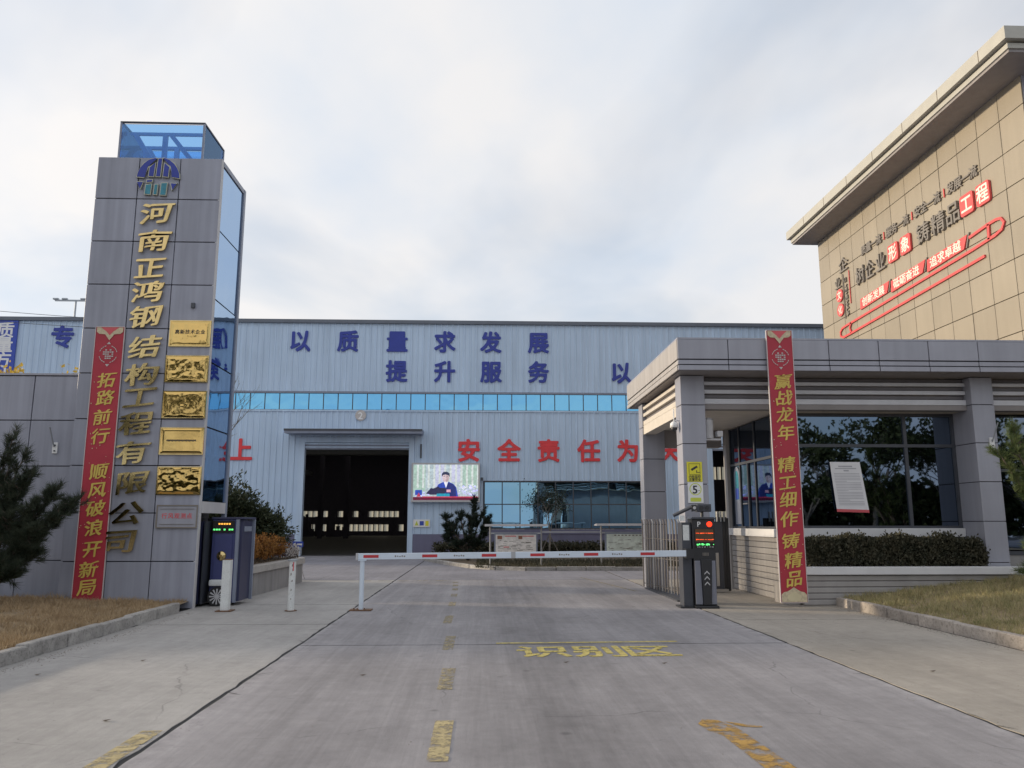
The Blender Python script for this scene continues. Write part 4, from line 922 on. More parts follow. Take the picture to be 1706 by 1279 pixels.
# front window
fxs = [RX + .02, 9.10, 10.19]; 
for a, b in zip(fxs[:-1], fxs[1:]):
    for z0, z1 in ((1.50, 3.22), (3.22, LZ - .03)): piece('window_pane', 'glass_dark', gh, ((a + b) / 2, RY, (z0 + z1) / 2), (b - a - .06, .012, z1 - z0 - .06), 0, (random.uniform(-.004, .004), 0, 0))
mb = MB()
for x in (fxs[0] + .02, fxs[1], fxs[2] - .03): mb.box(x - .035, x + .035, RY - .04, RY + .04, 1.48, LZ - .03)
mb.box(RX, 10.19, RY - .045, RY + .045, 3.19, 3.255); mb.box(RX, 10.19, RY - .045, RY + .045, 1.48, 1.53); mb.box(RX, 10.19, RY - .045, RY + .045, LZ - .09, LZ - .025); mb.build('window_frame', 'frame_dark', gh)
box('corner_post', 'frame_dark', gh, RX, RX + .1, RY - .02, RY + .1, 1.48, LZ - .03)
box('sill', 'sill_white', gh, RX + .2, 10.18, RY - .14, RY + .12, 1.30, 1.478, .008)
box('front_low_wall', 'slat_grey', gh, RX + .05, 10.19, RY - .02, RY + .1, 0, 1.298)
for z0, z1 in ((1.0, 2.7), (2.7, LZ - .03)): piece('window_pane', 'glass_dark', gh, (12.3, RY, (z0 + z1) / 2), (3.2, .012, z1 - z0 - .05), 0)
mb = MB(); mb.box(10.62, 10.70, RY - .04, RY + .04, .95, LZ - .03); mb.box(10.7, 14, RY - .042, RY + .042, 2.67, 2.73); mb.box(10.7, 14, RY - .042, RY + .042, .92, 1.0); mb.box(13.9, 13.97, RY - .04, RY + .04, 1, LZ - .03); mb.build('window_frame', 'frame_dark', gh)
box('front_low_wall', 'slat_grey', gh, 10.66, 17, RY - .02, RY + .1, 0, .918); box('front_wall', 'grey_clad_plain', gh, 13.98, 17, RY - .02, RY + .1, .92, LZ - .03)
# planter in front of the guard house window
PX0, PX1, PY0, PY1 = 6.30, 10.72, 15.88, 16.84
pl = thing('window_planter', (8.5, 16.3, 0), 'long slatted planter with white coping under the guard house window', 'planter')
box('core', 'joint_dark', pl, PX0 + .03, PX1 - .03, PY0 + .03, PY1 - .04, 0, .56)
for k in range(5): piece('wall_slat', 'slat_grey', pl, ((PX0 + PX1) / 2, PY0 + .014, .058 + .115 * k), (PX1 - PX0, .03, .106), .012); piece('end_slat', 'slat_grey', pl, (PX0 + .014, (PY0 + PY1) / 2, .058 + .115 * k), (.03, PY1 - PY0 - .1, .106), .012)
box('coping', 'sill_white', pl, PX0 - .03, PX1 + .05, PY0 - .06, PY0 + .16, .585, .735, .012)
box('soil', 'soil', pl, PX0 + .04, PX1 - .04, PY0 + .16, PY1 - .05, .57, .66)
box('side_step', 'slat_grey', pl, 6.02, 6.28, 16.0, 16.7, 0, .42, .006)

# notice sheet on the window
nt_ = thing('notice_sheet', (7.75, RY - .06, 1.9), 'white printed notice with red bottom edge stuck on the guard house window', 'notice')
def skew(a, b, d): return (a - .10 * (b - 2.4), RY - .05 - d - .02 * (1 - abs(b - 2.0)), b)
q = [(7.43, 1.88), (8.12, 1.86), (8.10, 2.87), (7.45, 2.87)]
MB().prism(q, skew, 0, .003).build('sheet', 'paper', nt_, fix=True); MB().prism([(7.43, 1.82), (8.12, 1.80), (8.12, 1.86), (7.43, 1.88)], skew, 0, .003).build('red_edge', 'paper_red', nt_, fix=True)
mb = MB()
for k in range(21):
    z = 2.62 - .033 * k
    mb.prism([(7.50, z), (8.05 - (.3 if k % 6 == 5 else 0), z), (8.05 - (.3 if k % 6 == 5 else 0), z + .010), (7.50, z + .010)], skew, .003, .005)
mb.prism([(7.62, 2.76), (7.92, 2.76), (7.92, 2.79), (7.62, 2.79)], skew, .003, .005); mb.prism([(7.54, 2.72), (8.0, 2.72), (8.0, 2.74), (7.54, 2.74)], skew, .003, .005); mb.prism([(7.72, 2.67), (7.83, 2.67), (7.83, 2.70), (7.72, 2.70)], skew, .003, .005)
mb.build('print', 'paper_line', nt_, fix=True)
# signs on the front pillar
sg = thing('camera_sign', (4.30, 16.08, 2.40), 'yellow surveillance sign with camera symbol on the front gatehouse pillar', 'sign')
SYF = 16.094
box('board', 'sign_yellow', sg, 4.14, 4.45, SYF - .012, SYF, 2.41, 2.81)
mb = MB(); y = SYF - .012
for a in ([(4.22, 2.665), (4.34, 2.735), (4.36, 2.70), (4.24, 2.625)], [(4.33, 2.64), (4.345, 2.64), (4.345, 2.60), (4.40, 2.60), (4.40, 2.588), (4.33, 2.588)], [(4.18, 2.775), (4.41, 2.775), (4.41, 2.768), (4.18, 2.768)], [(4.18, 2.56), (4.41, 2.56), (4.41, 2.553), (4.18, 2.553)], [(4.18, 2.56), (4.187, 2.56), (4.187, 2.775), (4.18, 2.775)], [(4.403, 2.56), (4.41, 2.56), (4.41, 2.775), (4.403, 2.775)]): mb.prism(a, front(y), 0, .003)
mb.build('symbol', 'sign_print', sg, fix=True)
text_line('lettering', '内有监控', 'sign_print', sg, (4.295, y - .002, 2.51), .062, .060, .062, 'bold', depth=.002); text_line('lettering', '注意安全', 'sign_print', sg, (4.295, y - .002, 2.45), .062, .060, .062, 'bold', depth=.002)
sg = thing('speed_sign', (4.30, 16.08, 1.98), 'white speed limit sign with a 5 in a green ring below the yellow sign', 'sign')
box('board', 'white', sg, 4.145, 4.455, SYF - .012, SYF, 1.985, 2.402)
mb = MB()
for k in range(28):
    a, b = 2 * math.pi * k / 28, 2 * math.pi * (k + 1) / 28; f_ = lambda t, r: (4.30 + r * math.cos(t), 2.26 + r * math.sin(t)); mb.prism([f_(a, .105), f_(b, .105), f_(b, .122), f_(a, .122)], front(y), 0, .002)
mb.build('ring', 'sign_lime', sg, fix=True)
link('numeral', glyph('5', 'sign_print', 'bold', .21, .21, .003), None, sg, (4.235, y - .002, 2.255), FRONT_ROT)
MB().prism(rbox(4.19, 4.41, 2.01, 2.09, .015), front(y), 0, .002).build('lower_print', 'sign_lime', sg, fix=True); box('unit_print', 'sign_print', sg, 4.35, 4.39, y - .002, y, 2.23, 2.238)
# dome camera and flood unit
dc = thing('dome_camera', (4.0, 16.3, 3.5), 'white dome camera on the side of the front gatehouse pillar', 'camera')
MB().tube([(4.06, 16.3, 3.68), (3.96, 16.3, 3.68), (3.96, 16.3, 3.62)], .018).build('arm', 'white', dc); MB().tube([(3.96, 16.3, 3.66), (3.96, 16.3, 3.62), (3.96, 16.3, 3.53)], [.03, .075, .085], 16).build('housing', 'white', dc, smooth=True)
MB().tube([(3.96, 16.3, 3.53), (3.96, 16.3, 3.48), (3.96, 16.3, 3.45)], [.072, .06, .02], 16).build('lens_dome', 'cabinet_black', dc, smooth=True); MB().tube([(3.96, 16.3, 3.70), (3.96, 16.3, 3.92)], .012).build('conduit', 'white', dc)
fl = thing('siren_unit', (4.75, 16.5, 3.3), 'grey cylinder and bracket fixed behind the front gatehouse pillar', 'fixture')
MB().tube([(4.70, 16.42, 3.32), (4.70, 16.42, 3.68), (4.70, 16.42, 3.72)], [.11, .11, .10], 18).build('cylinder', 'trim_light', fl, smooth=False); MB().tube([(4.70, 16.42, 3.72), (4.70, 16.42, 3.75)], [.125, .06], 18).build('cap', 'trim_light', fl); box('shelf', 'trim_light', fl, 4.57, 4.95, 16.34, 16.52, 3.28, 3.315); box('lamp_head', 'trim_light', fl, 4.86, 4.98, 16.30, 16.46, 3.35, 3.47, .01)
flag_holder(10.52, 16.1, 3.22, 'white flag bracket with thin rod on the right gatehouse pillar', -1)

# ------------------------------------------------------------------ gates and barrier
fg = thing('folding_gate', (4.2, 18.3, 0), 'brown steel lattice gate folded behind the front gatehouse pillar', 'gate')
NB = 34
for k in range(NB):
    y = 16.75 + 3.25 * k / (NB - 1); x = 4.36 - .36 * k / (NB - 1) + (.05 if k % 2 else -.05)
    MB().tube([(x, y, .06), (x, y, 1.60), (x - .02, y + .02, 1.67)], .017, 6).build('bar', 'bar_brown' if k % 3 else 'bar_light', fg)
    if k < NB - 1:
        y2 = 16.75 + 3.25 * (k + 1) / (NB - 1); x2 = 4.36 - .36 * (k + 1) / (NB - 1) + (-.05 if k % 2 else .05)
        for z in (.14, .78, 1.22): MB().tube([(x, y, z), (x2, y2, z)], .011, 5).build('link', 'bar_brown', fg)
box('track', 'frame_dark', fg, 4.0, 4.40, 16.7, 20.05, .004, .03)
box('end_post', 'white_dirty', fg, 4.22, 4.30, 16.6, 16.68, .03, 1.05)
pg = thing('pedestrian_gate', (5.3, 19.2, 0), 'dark foot gate with pale vertical strips in the gatehouse passage', 'gate')
box('leaf', 'cabinet_dark', pg, 5.25, 5.65, 18.9, 18.98, .08, 1.62)
for x in (5.34, 5.50): box('strip', 'bar_light', pg, x - .035, x + .035, 18.875, 18.899, .14, .90, .006)
for x in (5.62, 5.72, 5.80): box('post', 'cabinet_black', pg, x - .035, x + .035, 19.0, 19.08, .02, 1.70)
for x in (5.56, 5.64, 5.72): MB().tube([(x, 18.95, 1.62), (x, 18.95, 1.85)], .022, 8).build('post_tip', 'bar_light', pg)
box('foot', 'bar_light', pg, 5.2, 5.72, 18.82, 19.05, .01, .075)
# parking terminal
tm = thing('parking_terminal', (4.25, 15.5, 0), 'black parking terminal with red light and green and red text screen', 'terminal')
def wedge(name, m, poly, y0, y1): return MB().prism(poly, lambda a, b, d: (a, y0 + (y1 - y0) * d, b), 0, 1).build(name, m, tm, fix=True, bevel=.008)
wedge('base', 'cabinet_black', [(4.03, 0), (4.48, 0), (4.48, .05), (4.03, .05)], 15.36, 15.78)
wedge('body', 'cabinet_black', [(4.05, .05), (4.46, .05), (4.475, 1.66), (4.03, 1.66)], 15.45, 15.76)
wedge('side_panel', 'cabinet_grey', [(4.055, .07), (4.19, .07), (4.165, .88), (4.055, .88)], 15.425, 15.455); wedge('side_panel', 'cabinet_grey', [(4.355, .07), (4.455, .07), (4.455, .88), (4.385, .88)], 15.425, 15.455)
wedge('chevron_panel', 'cabinet_black', [(4.195, .06), (4.35, .06), (4.38, .90), (4.17, .90)], 15.40, 15.455)
for z in (.42, .52, .62): MB().prism([(4.225, z), (4.275, z + .05), (4.325, z), (4.325, z + .022), (4.275, z + .074), (4.225, z + .022)], front(15.40), 0, .004).build('chevron', 'trim_light', tm, fix=True)
box('display', 'screen_black', tm, 4.08, 4.45, 15.435, 15.452, 1.12, 1.48)
def led(m, z0, z1, x0, x1, seed, on=.7):
    random.seed(seed); mb = MB(); x = x0
    while x < x1:
        w = random.uniform(.008, .02)
        if random.random() < on: a = random.uniform(0, .4) * (z1 - z0); mb.box(x, x + w, 15.430, 15.434, z0 + a, z1 - random.uniform(0, .35) * (z1 - z0))
        x += w + .004
    mb.build('display_text', m, tm)
box('display_ground', 'led_brown', tm, 4.09, 4.44, 15.4342, 15.4352, 1.23, 1.47)
led('led_red', 1.385, 1.405, 4.10, 4.43, 1, .9); led('led_red', 1.265, 1.285, 4.10, 4.43, 2, .95); led('led_green', 1.16, 1.205, 4.11, 4.44, 3, .85); led('trim_light', 1.125, 1.145, 4.12, 4.42, 4, .6)
random.seed(23)
MB().tube([(4.37, 15.448, 1.565), (4.37, 15.435, 1.565)], .052, 20).build('red_lamp', 'lamp_red', tm)
link('letter', glyph('P', 'white', 'semi', .13, .13, .003), None, tm, (4.13, 15.446, 1.567), FRONT_ROT)
mb = MB()
for k in range(5): mb.box(4.22 + .025 * k, 4.232 + .025 * k, 15.443, 15.449, .97, 1.03)
mb.build('speaker_grille', 'letter_grey', tm)
box('sticker', 'white_dirty', tm, 3.865, 3.985, 15.485, 15.489, 1.26, 1.55)
wedge('top_cap', 'cabinet_dark', [(4.0, 1.66), (4.49, 1.66), (4.46, 1.70), (4.03, 1.70)], 15.40, 15.80)
MB().tube([(4.28, 15.6, 1.70), (4.28, 15.6, 1.80), (4.24, 15.56, 1.86)], .03, 8).build('camera_arm', 'cabinet_dark', tm)
box('camera_hood', 'cabinet_dark', tm, 4.15, 4.42, 15.42, 15.70, 1.80, 1.95, .02); 
for x in (4.22, 4.33): MB().tube([(x, 15.43, 1.875), (x, 15.405, 1.875)], .042, 14).build('lens', 'cabinet_black', tm)
mb = MB().prism([(4.03, 1.80), (4.13, 1.83), (4.13, 1.93), (4.03, 1.93)], front(15.44), 0, .03); mb.build('flood_face', 'cabinet_black', tm, fix=True); MB().tube([(4.085, 15.41, 1.875), (4.085, 15.40, 1.875)], .030, 12).build('flood_lens', 'trim_light', tm)
MB().tube([(3.72, 15.62, 1.73), (4.06, 15.46, 1.90)], .035, 8).build('flood_arm', 'cabinet_dark', tm)
# barrier machine and arm
bm_ = thing('barrier_machine', (3.93, 15.6, 0), 'dark barrier machine with white arm ending on a rest post', 'barrier')
box('cabinet', 'cabinet_dark', bm_, 3.84, 4.02, 15.49, 15.82, .03, 1.60, .01); box('foot', 'cabinet_black', bm_, 3.76, 4.02, 15.42, 15.84, .004, .032)
box('junction_box', 'white_dirty', bm_, 3.80, 3.90, 15.46, 15.487, 1.63, 1.73)
AY = 15.30
arm = MB().add([(-2.30, AY - .025, .915), (-2.30, AY + .025, .915), (-2.30, AY + .025, 1.03), (-2.30, AY - .025, 1.03), (3.95, AY - .025, .965), (3.95, AY + .025, .965), (3.95, AY + .025, 1.08), (3.95, AY - .025, 1.08)], [(0, 3, 2, 1), (4, 5, 6, 7), (0, 1, 5, 4), (1, 2, 6, 5), (2, 3, 7, 6), (3, 0, 4, 7)]).build('arm', 'white_blue', bm_, bevel=.008)
za = lambda x: .973 + (x + 2.3) * .008
for a, b in ((-2.20, -1.92), (-1.11, -.83), (0, .27), (.91, 1.18), (1.92, 2.19), (2.99, 3.26)): MB().add([(a, AY - .0275, za(a) - .026), (b, AY - .0275, za(b) - .026), (b, AY - .0275, za(b) + .026), (a, AY - .0275, za(a) + .026)], [(0, 1, 2, 3)]).build('reflector', 'red_reflect', arm)
for x in (-1.52, -.42, 1.55, 2.55):
    mb = MB()
    for k in range(5): mb.box(x - .1 + .042 * k, x - .075 + .042 * k, AY - .029, AY - .0265, za(x) - .014 + .004 * (k % 2), za(x) + .014 - .005 * (k % 3))
    mb.build('arm_lettering', 'letter_grey', arm)
box('arm_joint', 'steel', arm, .55, .63, AY - .03, AY + .03, .94, 1.055); box('arm_hub', 'cabinet_black', bm_, 3.86, 4.0, 15.27, 15.487, .93, 1.11)
box('arm_end', 'trim_light', arm, -2.34, -2.302, AY - .03, AY + .03, .91, 1.035)
rp = thing('rest_post', (-2.25, AY, 0), 'pale blue round rest post under the free end of the barrier arm', 'post')
MB().tube([(-2.22, AY, .02), (-2.22, AY, .895)], .043, 16).build('tube', 'white_blue', rp, smooth=False); box('cradle', 'white_blue', rp, -2.29, -2.15, AY - .05, AY + .05, .895, .913)
box('base_plate', 'rust', rp, -2.42, -2.02, AY - .14, AY + .14, .005, .02)
for dx in (-.12, -.06, .07): MB().tube([(-2.22 + dx, AY - .06, .02), (-2.22 + dx, AY - .06, .05)], .012, 6).build('bolt', 'rust', rp)
# bollards
b1 = thing('bollard', (-4.68, 15.25, 0), 'square pale bollard in front of the blue gate head', 'bollard')
MB().add([(-4.752 + .148 * i, 15.17 + .148 * j, z) for z in (.02, .92) for j in (0, 1) for i in (0, 1)], [(0, 2, 3, 1), (4, 5, 7, 6), (0, 1, 5, 4), (1, 3, 7, 5), (3, 2, 6, 7), (2, 0, 4, 6)]).build('post', 'white_dirty', b1, bevel=.01)
box('base_plate', 'rust', b1, -4.82, -4.54, 15.11, 15.40, .004, .02); box('cap', 'rust', b1, -4.754, -4.602, 15.168, 15.320, .921, .932)
b2 = thing('bollard', (-3.49, 15.25, 0), 'round white bollard with dark marks standing between square bollard and rest post', 'bollard')
MB().tube([(-3.49, 15.25, .015), (-3.49, 15.25, .90)], .060, 20).build('post', 'white_dirty', b2); MB().tube([(-3.49, 15.25, .90), (-3.49, 15.25, .925)], .092, 20).build('cap', 'galv', b2); MB().tube([(-3.49, 15.25, .004), (-3.49, 15.25, .015)], .11, 20).build('base_plate', 'rust', b2)
mb = MB(); random.seed(5)
for z in (.82, .74, .66, .54, .38, .22):
    a0 = -math.pi / 2 + random.uniform(-.35, .2); w = random.uniform(.25, .5); hh = random.uniform(.015, .03)
    f_ = lambda a, zz: (-3.49 + .0625 * math.cos(a), 15.25 + .0625 * math.sin(a), zz); mb.quad(f_(a0, z - hh), f_(a0 + w, z - hh * .4), f_(a0 + w * .8, z + hh), f_(a0 + w * .1, z + hh * .6))
mb.build('mark', 'letter_grey', b2)
box('red_mark', 'paper_red', b2, -3.47, -3.452, 15.1825, 15.1845, .72, .88)
# sliding gate head parked at the tower
gd = thing('gate_head', (-5.05, 16.4, 0), 'dark blue gate drive head with small lit sign and spoked wheel beside the tower', 'gate')
box('body', 'gate_blue', gd, -5.32, -4.86, 16.25, 17.0, .06, 1.66, .015); box('top_frame', 'gate_blue_dark', gd, -5.34, -4.70, 16.22, 17.05, 1.66, 1.70, .006)
box('side_frame', 'steel_blue_grey', gd, -4.86, -4.80, 16.23, 16.29, .06, 1.66); box('side_frame', 'steel_blue_grey', gd, -4.76, -4.70, 16.98, 17.04, .06, 1.66)
box('side_cover', 'gate_blue_dark', gd, -4.858, -4.75, 16.295, 16.975, .08, 1.64); box('side_band', 'steel_blue_grey', gd, -4.752, -4.735, 16.4, 16.9, 1.42, 1.52)
box('front_panel', 'gate_blue', gd, -5.26, -4.92, 16.225, 16.248, .30, 1.36, .006); box('sign_panel', 'screen_black', gd, -5.31, -4.89, 16.222, 16.248, 1.40, 1.63)
mb = MB(); [mb.box(-5.20 + .05 * k, -5.165 + .05 * k, 16.215, 16.2205, 1.555, 1.585) for k in (0, 1, 2, 3, 4)]; mb.build('sign_text', 'led_orange', gd)
mb = MB(); [mb.box(-5.295 + .05 * k, -5.26 + .05 * k, 16.215, 16.2205, 1.445, 1.475) for k in (0, 1, 2, 4, 6, 7)]; mb.build('sign_text', 'led_green', gd)
MB().tube([(-5.11, 16.222, .95), (-5.11, 16.20, .95), (-5.11, 16.175, .95)], [.095, .085, .03], 24).build('medallion', 'gold', gd, smooth=False)
box('wheel_guard', 'white_dirty', gd, -5.30, -4.93, 16.13, 16.222, .38, .50, .03)
wl = MB().tube([(-5.12, 16.20, .185), (-5.12, 16.12, .185)], .182, 28).build('wheel', 'tyre', gd)
for k in range(12):
    a = 2 * math.pi * k / 12; ca, sa = math.cos(a), math.sin(a)
    MB().prism([(-5.12 + ca * .03 - sa * .008, .185 + sa * .03 + ca * .008), (-5.12 + ca * .145 - sa * .014, .185 + sa * .145 + ca * .014), (-5.12 + ca * .145 + sa * .014, .185 + sa * .145 - ca * .014), (-5.12 + ca * .03 + sa * .008, .185 + sa * .03 - ca * .008)], front(16.12), 0, .008).build('spoke', 'trim_light', wl, fix=True)
MB().tube([(-5.12, 16.12, .185), (-5.12, 16.105, .185)], .032, 14).build('hub', 'trim_light', wl)
fs = thing('folded_gate_sections', (-5.45, 16.5, 0), 'dark folded gate frames tucked into the opening of the tower', 'gate')
for k in range(5):
    x = -5.40 - .08 * k
    box('frame', 'gate_blue_dark' if k % 2 else 'cabinet_dark', fs, x - .018, x + .018, 16.05, 17.1, .05, 1.62)
for y in (16.0, 16.5): box('rail', 'cabinet_black', fs, -5.75, -5.36, y, y + .04, 1.63, 1.68)

# ------------------------------------------------------------------ planter at the left of the yard
pt = thing('corner_planter', (-6.2, 20, 0), 'grey concrete planter with rounded end behind the bollards', 'planter')
def rounded(inset):
    pts = [(-8.15, 17.5 + inset), (-4.98 - inset, 17.5 + inset)]
    for k in range(9):
        a = R(10 * k + 5); pts.append((-5.30 + (.50 - inset) * math.cos(a), 22.35 + (.50 - inset) * math.sin(a)))
    return pts + [(-8.15, 22.85 - inset)]
MB().prism(rounded(.06), flat, 0, .50).build('wall', 'planter_wall', pt, fix=True); MB().prism(rounded(0), flat, .502, .65).build('cap', 'planter_cap', pt, fix=True, bevel=.01); MB().prism(rounded(.28), flat, .652, .665).build('soil', 'soil', pt, fix=True)

# ------------------------------------------------------------------ plants
def crown_mesh(pts, tuft, spread, leaf, wid, outward=None, seed=1):
    """many small leaf faces round the given centres"""
    rnd = random.Random(seed); V = []; Fc = []
    for c in pts:
        c = Vector(c); base = Vector((0, 0, 1)) if outward is None else (c - outward).normalized()
        for _ in range(tuft):
            d = (base * .9 + Vector((rnd.gauss(0, .7), rnd.gauss(0, .7), rnd.gauss(0, .6)))).normalized(); o = c + Vector((rnd.gauss(0, spread), rnd.gauss(0, spread), rnd.gauss(0, spread)))
            s = d.cross(Vector((rnd.random() - .5, rnd.random() - .5, rnd.random() - .5))).normalized() * wid; l = leaf * rnd.uniform(.6, 1.3); k = len(V)
            V += [tuple(o - s), tuple(o + d * l * .5 + s * 1.3), tuple(o + d * l), tuple(o + d * l * .45 - s * 1.6)]; Fc.append((k, k + 1, k + 2, k + 3))
    me = bpy.data.meshes.new('crown'); me.from_pydata(V, [], Fc); me.update(); return me
def blob_pts(n, c, r, seed, rough=.35, shell=.55, flat_bottom=True):
    rnd = random.Random(seed); out = []
    while len(out) < n:
        d = Vector((rnd.gauss(0, 1), rnd.gauss(0, 1), rnd.gauss(0, 1))).normalized()
        if flat_bottom and d.z < -.55: continue
        k = (shell + (1 - shell) * rnd.random() ** .6) * (1 + rough * mnoise.noise(d * 2.2 + Vector((seed, 0, 0))) + rough * .5 * mnoise.noise(d * 5 + Vector((0, seed, 0))))
        out.append((c[0] + d.x * r[0] * k, c[1] + d.y * r[1] * k, c[2] + d.z * r[2] * k))
    return out
def limbs(mb, base, tips, r0, rnd, n=8):
    for t in tips[:n]:
        b = Vector(base); e = Vector(t); m = b.lerp(e, .5) + Vector((rnd.gauss(0, .05), rnd.gauss(0, .05), .06)); mb.tube([b, m, e], [r0, r0 * .6, r0 * .2], 6)
def shrub(name, base, c, r, n, tuft, leaf, wid, m, lab, cat='shrub', seed=1, spread=.03, trunk_r=.05, group=None, rough=.35, shell=.5):
    s = thing(name, base, lab, cat, group); pts = blob_pts(n, c, r, seed, rough, shell); rnd = random.Random(seed)
    mb = MB(); top = Vector(c) - Vector((0, 0, r[2] * .3)); mb.tube([base, Vector(base).lerp(top, .5) + Vector((.03, .02, 0)), top], [trunk_r, trunk_r * .8, trunk_r * .5], 7); limbs(mb, top, pts, trunk_r * .45, rnd, 22); limbs(mb, Vector(base).lerp(top, .55), pts[30:], trunk_r * .4, rnd, 14)
    mb.build('trunk', 'bark', s, smooth=True); link('crown', crown_mesh(pts, tuft, spread, leaf, wid, Vector(c), seed), m, s)
    return s
# pine clumps: bottle-brush needle tufts along the ends of spreading branches
def needle_mesh(tips, per, ln, wid, seed):
    rnd = random.Random(seed); V = []; Fc = []
    for p, d, sc_ in tips:
        d = d.normalized(); u = d.orthogonal().normalized(); w = d.cross(u)
        for _ in range(per):
            a = rnd.uniform(0, 6.283); o = p + d * rnd.uniform(-.12, .03) * sc_; q = (d * rnd.uniform(.55, 1.3) + (u * math.cos(a) + w * math.sin(a)) * rnd.uniform(.5, .95)).normalized()
            s_ = q.cross(Vector((rnd.random() - .5, rnd.random() - .5, rnd.random() - .5))).normalized() * wid; l = ln * sc_ * rnd.uniform(.7, 1.15); k = len(V)
            V += [tuple(o - s_), tuple(o + s_), tuple(o + q * l)]; Fc.append((k, k + 1, k + 2))
    me = bpy.data.meshes.new('crown'); me.from_pydata(V, [], Fc); me.update(); return me
def pine(name, base, branches, m, lab, seed, needle=.14, tuft=46, wid=.005, per=14, r0=.045, group=None, sc_=1.0):
    rnd = random.Random(seed); s = thing(name, base, lab, 'pine', group); mb = MB(); tips = []
    for (tx, ty, tz, fr) in branches:
        b = Vector(base); e = Vector((tx, ty, tz)); m1 = b.lerp(e, .55) + Vector((0, 0, .12)); mb.tube([b, m1, e], [r0, r0 * .6, r0 * .22], 7); ax = (e - m1).normalized()
        tips.append((e, ax + Vector((0, 0, .5)), 1.1 * sc_))
        for k in range(per):
            t = .50 + .5 * rnd.random() ** .8; q = m1.lerp(e, (t - .5) / .5); d = (ax * .6 + Vector((rnd.gauss(0, .7), rnd.gauss(0, .7), rnd.gauss(.35, .45)))).normalized(); p = q + d * rnd.uniform(.5, 1.6) * fr
            mb.tube([q, q.lerp(p, .6) + Vector((0, 0, .015)), p], [.011, .008, .004], 5); tips.append((p, d + Vector((0, 0, .5)), rnd.uniform(.8, 1.15) * sc_))
            if rnd.random() < .6: p2 = q.lerp(p, .6) + Vector((rnd.gauss(0, .05), rnd.gauss(0, .05), rnd.gauss(.03, .04))); tips.append((p2, d + Vector((rnd.gauss(0, .6), rnd.gauss(0, .6), .4)), rnd.uniform(.7, 1.0) * sc_))
    mb.build('trunk', 'bark', s, smooth=True); link('crown', needle_mesh(tips, tuft, needle, wid, seed), m, s)
    return s
pine('pine_shrub', (-8.75, 14.7, .2), [(-7.22, 14.6, 1.95, .13), (-7.4, 14.4, 1.70, .14), (-7.55, 14.5, 2.12, .16), (-7.75, 14.4, 1.85, .18), (-8.05, 14.5, 2.45, .16), (-8.35, 14.6, 2.25, .2), (-7.7, 14.3, 1.45, .16), (-8.0, 14.4, 1.2, .2), (-8.5, 14.5, 1.7, .25), (-7.75, 14.5, 1.08, .14), (-8.3, 14.3, .85, .2), (-8.7, 14.5, 1.3, .25), (-8.0, 14.3, .72, .16), (-8.2, 14.4, 1.65, .2), (-8.5, 14.3, .6, .2)], 'pine_needle', 'dark green pine shrub spreading in front of the wing wall', 4, .16, 50, .0042, 40)
pine('pine_shrub', (-9.0, 14.6, .2), [(-8.10, 14.5, 2.85, .12), (-8.32, 14.5, 3.25, .10), (-8.45, 14.5, 3.0, .14), (-8.35, 14.5, 2.65, .12)], 'pine_needle', 'upright pine branch entering the frame at the left edge', 5, .17, 46, .0045, 12, .03)
pine('pine_shrub', (10.6, 14.0, .3), [(9.25, 14.0, 2.85, .10), (9.45, 13.9, 3.05, .13), (9.65, 14.1, 3.25, .14), (9.45, 14.0, 2.55, .12), (9.75, 14.0, 2.75, .16), (9.9, 14.0, 2.3, .16), (9.6, 13.9, 1.20, .12), (9.8, 14.0, .95, .14), (9.6, 14.1, .75, .12), (10.0, 14.0, 1.4, .18), (10.3, 14, 2.9, .25), (10.4, 14, 1.9, .25)], 'pine_green', 'green pine shrub at the right edge beside the planter', 6, .17, 46, .0042, 16)
# pine on the island
pine('pine_shrub', (-.55, 33.0, .1), [(-1.5, 32.9, 1.75, .2), (-1.2, 32.8, 1.35, .25), (-1.45, 33.0, 1.0, .2), (-.9, 32.9, 1.9, .2), (-.5, 32.8, 1.6, .28), (-.3, 33, 2.5, .10), (-.28, 33, 2.2, .14), (0, 32.8, 1.95, .22), (.25, 32.9, 1.55, .22), (.1, 32.8, 1.1, .25), (-.6, 32.6, .9, .3), (.3, 33, 1.75, .12), (-1.55, 33, 1.45, .15), (-.1, 32.6, .75, .25), (-1.0, 32.6, .7, .25)], 'pine_dark', 'dark rounded pine shrub below the video screen', 7, .20, 34, .011, 15, .05)
